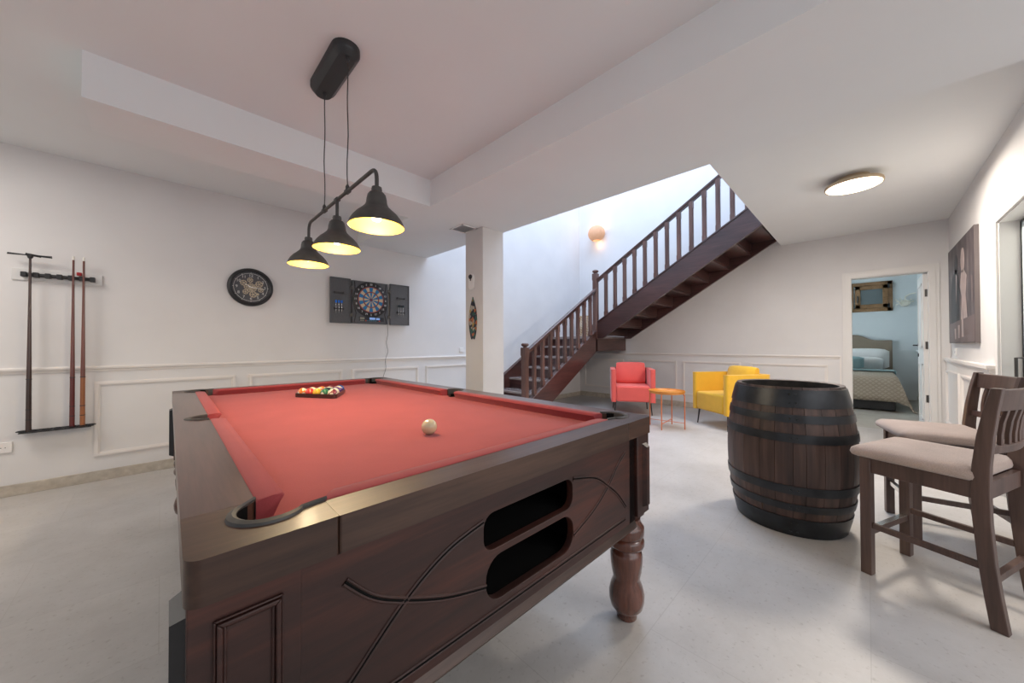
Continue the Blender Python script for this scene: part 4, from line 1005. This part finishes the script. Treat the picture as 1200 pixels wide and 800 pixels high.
# ------------------------------------------------------------ barrel
BR = thing('barrel', 'dark oak wine barrel with black iron hoops standing on the floor', 'barrel', (2.848, .362, 0))
Hb = .852
def br_(z): t = 2*z/Hb-1; return .272+.058*(1-t*t)
bar_m = mat('barrel_oak', (.1, .05, .03), .5, coat=.08)
v = coords(bar_m, (22, 22, 1.4)); n = N(bar_m, 'ShaderNodeTexNoise'); n.inputs['Scale'].default_value = 1.5; n.inputs['Detail'].default_value = 8; L(bar_m, v, n.inputs['Vector'])
at = N(bar_m, 'ShaderNodeAttribute'); at.attribute_name = 'stave'
ad = N(bar_m, 'ShaderNodeMath', operation='MULTIPLY_ADD'); L(bar_m, at.outputs['Fac'], ad.inputs[0]); ad.inputs[1].default_value = .20; L(bar_m, n.outputs[0], ad.inputs[2])
L(bar_m, ramp(bar_m, ad.outputs[0], [(.38, (.018, .009, .007)), (.60, (.048, .024, .018)), (.86, (.088, .048, .037))]), bsdf(bar_m).inputs['Base Color']); bump(bar_m, n.outputs[0], .2, .002)
b = B(); ns = 26; widths = [random.uniform(.75, 1.3) for _ in range(ns)]; tot = sum(widths); lay = b.faces.layers.float.new('stave'); a0 = 0; nz = 18
for w_ in widths:
    a1 = a0+2*PI*w_/tot; gap = .0022; val = random.random(); cols_ = []
    for i in range(6):
        t = a0+(a1-a0)*i/5
        cols_.append((t, -.006 if i in (0, 5) else 0))
    cols_[0] = (a0, -.004); cols_[1] = (a0+gap*1.6, 0); cols_[4] = (a1-gap*1.6, 0); cols_[5] = (a1, -.004)
    grid = []
    for (t, dr) in cols_:
        col_ = [b.verts.new(((br_(Hb*k/nz)+dr)*math.cos(t), (br_(Hb*k/nz)+dr)*math.sin(t), Hb*k/nz)) for k in range(nz+1)]
        ri = .247
        col_.append(b.verts.new((ri*math.cos(t), ri*math.sin(t), Hb-.004))); col_.append(b.verts.new((ri*math.cos(t), ri*math.sin(t), Hb-.07)))
        grid.append(col_)
    for c1, c2 in zip(grid[:-1], grid[1:]):
        for k in range(nz+2):
            f = b.faces.new([c1[k], c2[k], c2[k+1], c1[k+1]]); f[lay] = val; f.material_index = 1 if k == nz+1 else 0
    a0 = a1
obj('staves', b, [bar_m, noisy('dark_inner_oak', [(.4, (.012, .010, .009)), (.7, (.03, .025, .022))], ns=20, rough=.85)], BR, smooth=25)  # inner stave faces take a darker brown-black
b = B(); lathe(b, [(0, Hb-.055), (.249, Hb-.055), (.249, Hb-.075), (0, Hb-.075)], 40, caps=False); lathe(b, [(0, .03), (.27, .03), (.27, .02), (0, .02)], 40, caps=False); obj('barrel_head', b, M['soft'], BR)
for z0, z1 in ((.002, .058), (.056, .110), (.155, .196), (.252, .300), (.545, .592), (.655, .698), (.738, .792), (.790, .838)):
    b = B(); pr = [(br_(z0)+.001, z0), (br_(z0)+.0055, z0), (br_((z0+z1)/2)+.006, (z0+z1)/2), (br_(z1)+.0055, z1), (br_(z1)+.001, z1)]
    lathe(b, pr, 72, caps=False); 
    for q in range(2):
        for t in (3.30+q*.10,): 
            for dz in (0,): 
                zz = (z0+z1)/2; rr = br_(zz)+.006; sphere(b, (rr*math.cos(t), rr*math.sin(t), zz), .006, 8, sc3=(1, 1, 1))
    obj('hoop', b, M['hoop'], BR, smooth=40)

# ------------------------------------------------------------ bar stools
def stool():
    # local: +y = front (footrest side), -y = back ; x left/right
    S = thing('bar_stool', 'x', 'bar stool', (0, 0, 0), 0, 'counter stools by the barrel')
    hw, fy, by = .190, .185, -.160
    for s in (-1, 1):
        b = B(); x = s*hw
        prism(b, [(x-.020, fy-.022, .0), (x+.020, fy-.022, .0), (x+.020, fy+.018, .0), (x-.020, fy+.018, 0)], (0, 0, .555)); obj('front_leg', b, M['stool'], S, bevel=.003)
        b = B(); rings = []
        for z, y, d in ((0, -.202, .022), (.12, -.187, .022), (.25, -.173, .022), (.40, -.163, .023), (.52, -.160, .024), (.62, -.163, .023), (.74, -.174, .021), (.84, -.188, .018), (.928, -.204, .015)):
            rings.append([(x-.017, y-d, z), (x+.017, y-d, z), (x+.017, y+d, z), (x-.017, y+d, z)])
        loft(b, rings); obj('rear_leg', b, M['stool'], S, bevel=.003, smooth=30)
        b = B(); box(b, (x-.011, fy-.02, .485), (x+.011, by+.02, .553)); obj('apron', b, M['stool'], S, bevel=.002)
        b = B(); prism(b, [(x-.009, fy-.02, .222), (x-.009, fy-.02, .248), (x-.009, by-.01, .240), (x-.009, by-.01, .214)], (.018, 0, 0)); obj('stretcher', b, M['stool'], S, bevel=.002)
    b = B(); box(b, (-hw, fy-.014, .485), (hw, fy+.008, .553)); obj('apron', b, M['stool'], S, bevel=.002)
    b = B(); box(b, (-hw, by-.014, .485), (hw, by+.008, .553)); obj('apron', b, M['stool'], S, bevel=.002)
    b = B(); box(b, (-hw, by-.030, .165), (hw, by-.008, .192)); obj('stretcher', b, M['stool'], S, bevel=.002)
    b = B(); box(b, (-hw, fy-.016, .185), (hw, fy+.004, .212)); ft = obj('footrest', b, M['stool'], S, bevel=.002)
    b = B(); box(b, (-hw+.022, fy+.0045, .190), (hw-.022, fy+.007, .2135)); box(b, (-hw+.022, fy-.016, .2125), (hw-.022, fy+.007, .2145)); obj('metal_strip', b, M['chrome'], ft)
    # padded seat
    b = B(); rings = []
    for z, g_ in ((.553, -.012), (.560, .006), (.572, .012), (.590, .006), (.603, -.012), (.611, -.045), (.615, -.10)):
        w_ = .213+g_; y0 = -.150-g_*.5; y1 = .235+g_; rg = []
        for (px_, py_) in rrect(-w_, y0, w_, y1, max(.03+g_, .02), 4): rg.append((px_, py_, z))
        rings.append(rg)
    loft(b, rings); obj('seat', b, M['seatf'], S, smooth=70)
    # back: curved top rail, lower rail, slats
    def curved(z0, z1, yc, th):
        b = B(); rings = []
        for i in range(9):
            x = -hw+.0+2*hw*i/8; bow = -.022*(1-(2*i/8-1)**2)
            def yy(z): return yc(z)+bow
            rings.append([(x, yy(z0)-th, z0), (x, yy(z0)+th, z0), (x, yy(z1)+th, z1), (x, yy(z1)-th, z1)])
        loft(b, rings); return b
    yc = lambda z: -.165-(z-.62)*.125
    obj('top_rail', curved(.838, .922, yc, .011), M['stool'], S, bevel=.004, smooth=30)
    obj('lower_rail', curved(.668, .700, yc, .011), M['stool'], S, bevel=.003, smooth=30)
    for k in range(5):
        x = -.112+k*.056; bow = -.022*(1-(x/hw)**2)
        b = B(); rings = []
        for z in (.695, .74, .79, .845): rings.append([(x-.013, yc(z)+bow-.006+.006*math.sin((z-.695)/.15*PI), z), (x+.013, yc(z)+bow-.006+.006*math.sin((z-.695)/.15*PI), z), (x+.013, yc(z)+bow+.006+.006*math.sin((z-.695)/.15*PI), z), (x-.013, yc(z)+bow+.006+.006*math.sin((z-.695)/.15*PI), z)])
        loft(b, rings); obj('slat', b, M['stool'], S, bevel=.0015)
    return S
st = stool()
def place_stool(o, fa, fb):   # fa, fb: feet of the two front legs (left = near camera-left)
    return
f = Vector((.375, .927)); st.location = (2.527+.0, -.235+.0, 0); st.rotation_euler = (0, 0, math.atan2(f.y, f.x)-PI/2)
st['label'] = 'dark wooden counter stool with beige seat, nearer of the two, facing the barrel'
f = Vector((-.236, .972)); dup(st, (3.246, -.318, 0), math.atan2(f.y, f.x)-PI/2, 'dark wooden counter stool with beige seat, behind the nearer stool by the right wall')

# ------------------------------------------------------------ bedroom things
BD = thing('bed', 'double bed with curved taupe headboard and tan quilt in the bedroom', 'bed', (9.3, .42, 0))
b = B(); pts = []
for i in range(33):
    y = -.78+1.56*i/32; a = abs(y); z = 1.175+.115*(.5+.5*math.cos(PI*min(1, max(0, (a-.24)/.32)))); pts.append((1.0, y, z))
prism(b, [(1.0, -.78, .1)]+pts+[(1.0, .78, .1)], (.08, 0, 0)); obj('headboard', b, M['head'], BD, bevel=.015, smooth=30)
b = B(); box(b, (-.93, -.74, .02), (1.0, .74, .24)); obj('base', b, M['black'], BD, bevel=.01)
b = B(); box(b, (-.93, -.75, .24), (1.0, .75, .54)); obj('mattress', b, M['white_linen'], BD, bevel=.04, seg=3)
# quilt with drape
b = B(); rings = []; NX, NY = 22, 40
grid = []
for i in range(NX+1):
    row = []
    u = i/NX
    for j in range(NY+1):
        s_ = -1.17+2.34*j/NY     # arclength across
        L_ = -1.38+u*2.05        # arclength along, from the hanging foot to the pillows
        y = max(-.77, min(.77, s_)); dropy = max(0, abs(s_)-.77); x = max(-.96, L_); dropx = max(0, -.96-L_)
        z = .57-min(.40, dropy)-min(.42, dropx)
        flare = .10 if (dropx > 0 and dropy > 0) else 0
        z = .57-(dropy+dropx*.95 if not (dropx > 0 and dropy > 0) else math.hypot(dropx, dropy)*1.02)
        z += 0
        x2 = x-dropx*.10-(dropy*.18 if dropx > 0 else 0)+.010*math.sin(j*1.3)*min(1, dropx*4); y2 = y+math.copysign(dropy*.20+(dropx*.22*min(1, dropy*6) if dropy > 0 else 0), s_)+.012*math.sin(i*1.1)*min(1, dropy*4)
        z = max(z, .03)
        row.append(b.verts.new((x2, y2, z)))
    grid.append(row)
for i in range(NX):
    for j in range(NY): b.faces.new([grid[i][j], grid[i][j+1], grid[i+1][j+1], grid[i+1][j]])
q = obj('quilt', b, M['quilt'], BD, smooth=80); sm = q.modifiers.new('t', 'SOLIDIFY'); sm.thickness = .018; sm.offset = 1
b = B(); box(b, (.30, -.80, .30), (.70, -.78, .60)); box(b, (.30, -.80, .585), (.70, .80, .607)); obj('throw', b, M['teal'], BD, bevel=.008)
def pillow(name, label, loc, rot, sx, sy, sz, m_, cat='pillow'):
    b = B(); rings = []
    for i in range(13):
        t = -1+2*i/12; e = (1-abs(t)**3.0)**.5 if abs(t) < 1 else 0
        rg = []
        for j in range(24):
            a = 2*PI*j/24; ca, sa = math.cos(a), math.sin(a)
            rg.append((sx*(.12+.88*e)*math.copysign(abs(ca)**.9, ca), sy*t, sz*(.75+.25*e)*math.copysign(abs(sa)**.6, sa)))
        rings.append(rg)
    loft(b, rings); o = obj(name, b, m_, smooth=80); o.location = loc; o.rotation_euler = rot; tag(o, label, cat); return o
pillow('pillow', 'white pillow against the headboard, right side of the bed', (10.12, .05, .80), (0, R(-20), 0), .085, .36, .22, M['white_linen'])
pillow('pillow', 'white pillow lying in front of the upright one on the bed', (9.93, .12, .70), (0, R(-40), R(4)), .07, .34, .18, M['white_linen'])
pillow('bolster_cushion', 'teal blue cushion lying in front of the white pillows on the bed', (9.62, .44, .74), (0, R(-20), R(2)), .07, .40, .13, M['teal'], 'cushion')
# wall hook sculpture
HKS = thing('coat_hook', 'cream metal branching coat hook on the bedroom wall', 'coat hook', (10.39, -.565, 1.90))
cm = mat('cream_metal', (.74, .72, .62), .5); b = B()
sphere(b, (-.05, 0.03, 0), .075, 16, sc3=(.5, 1, .9)); obj('hub', b, cm, HKS)
for (dy, dz) in ((.15, .07), (.13, .03), (.08, .09), (.14, -.03), (-.10, .06), (-.13, .02)):
    b = B(); tube(b, [(-.05, .03, 0), (-.09, .03+dy*.5, dz*.4), (-.08, .03+dy*.8, dz)], [.009, .006, .006], 8); sphere(b, (-.08, .03+dy*.8, dz), .012, 10); obj('arm', b, cm, HKS)
b = B(); tube(b, bend([(-.06, .02, .03), (-.08, .03, .12), (-.08, -.04, .17), (-.08, -.11, .18)], .03, 4), .010, 8); obj('stem', b, cm, HKS)
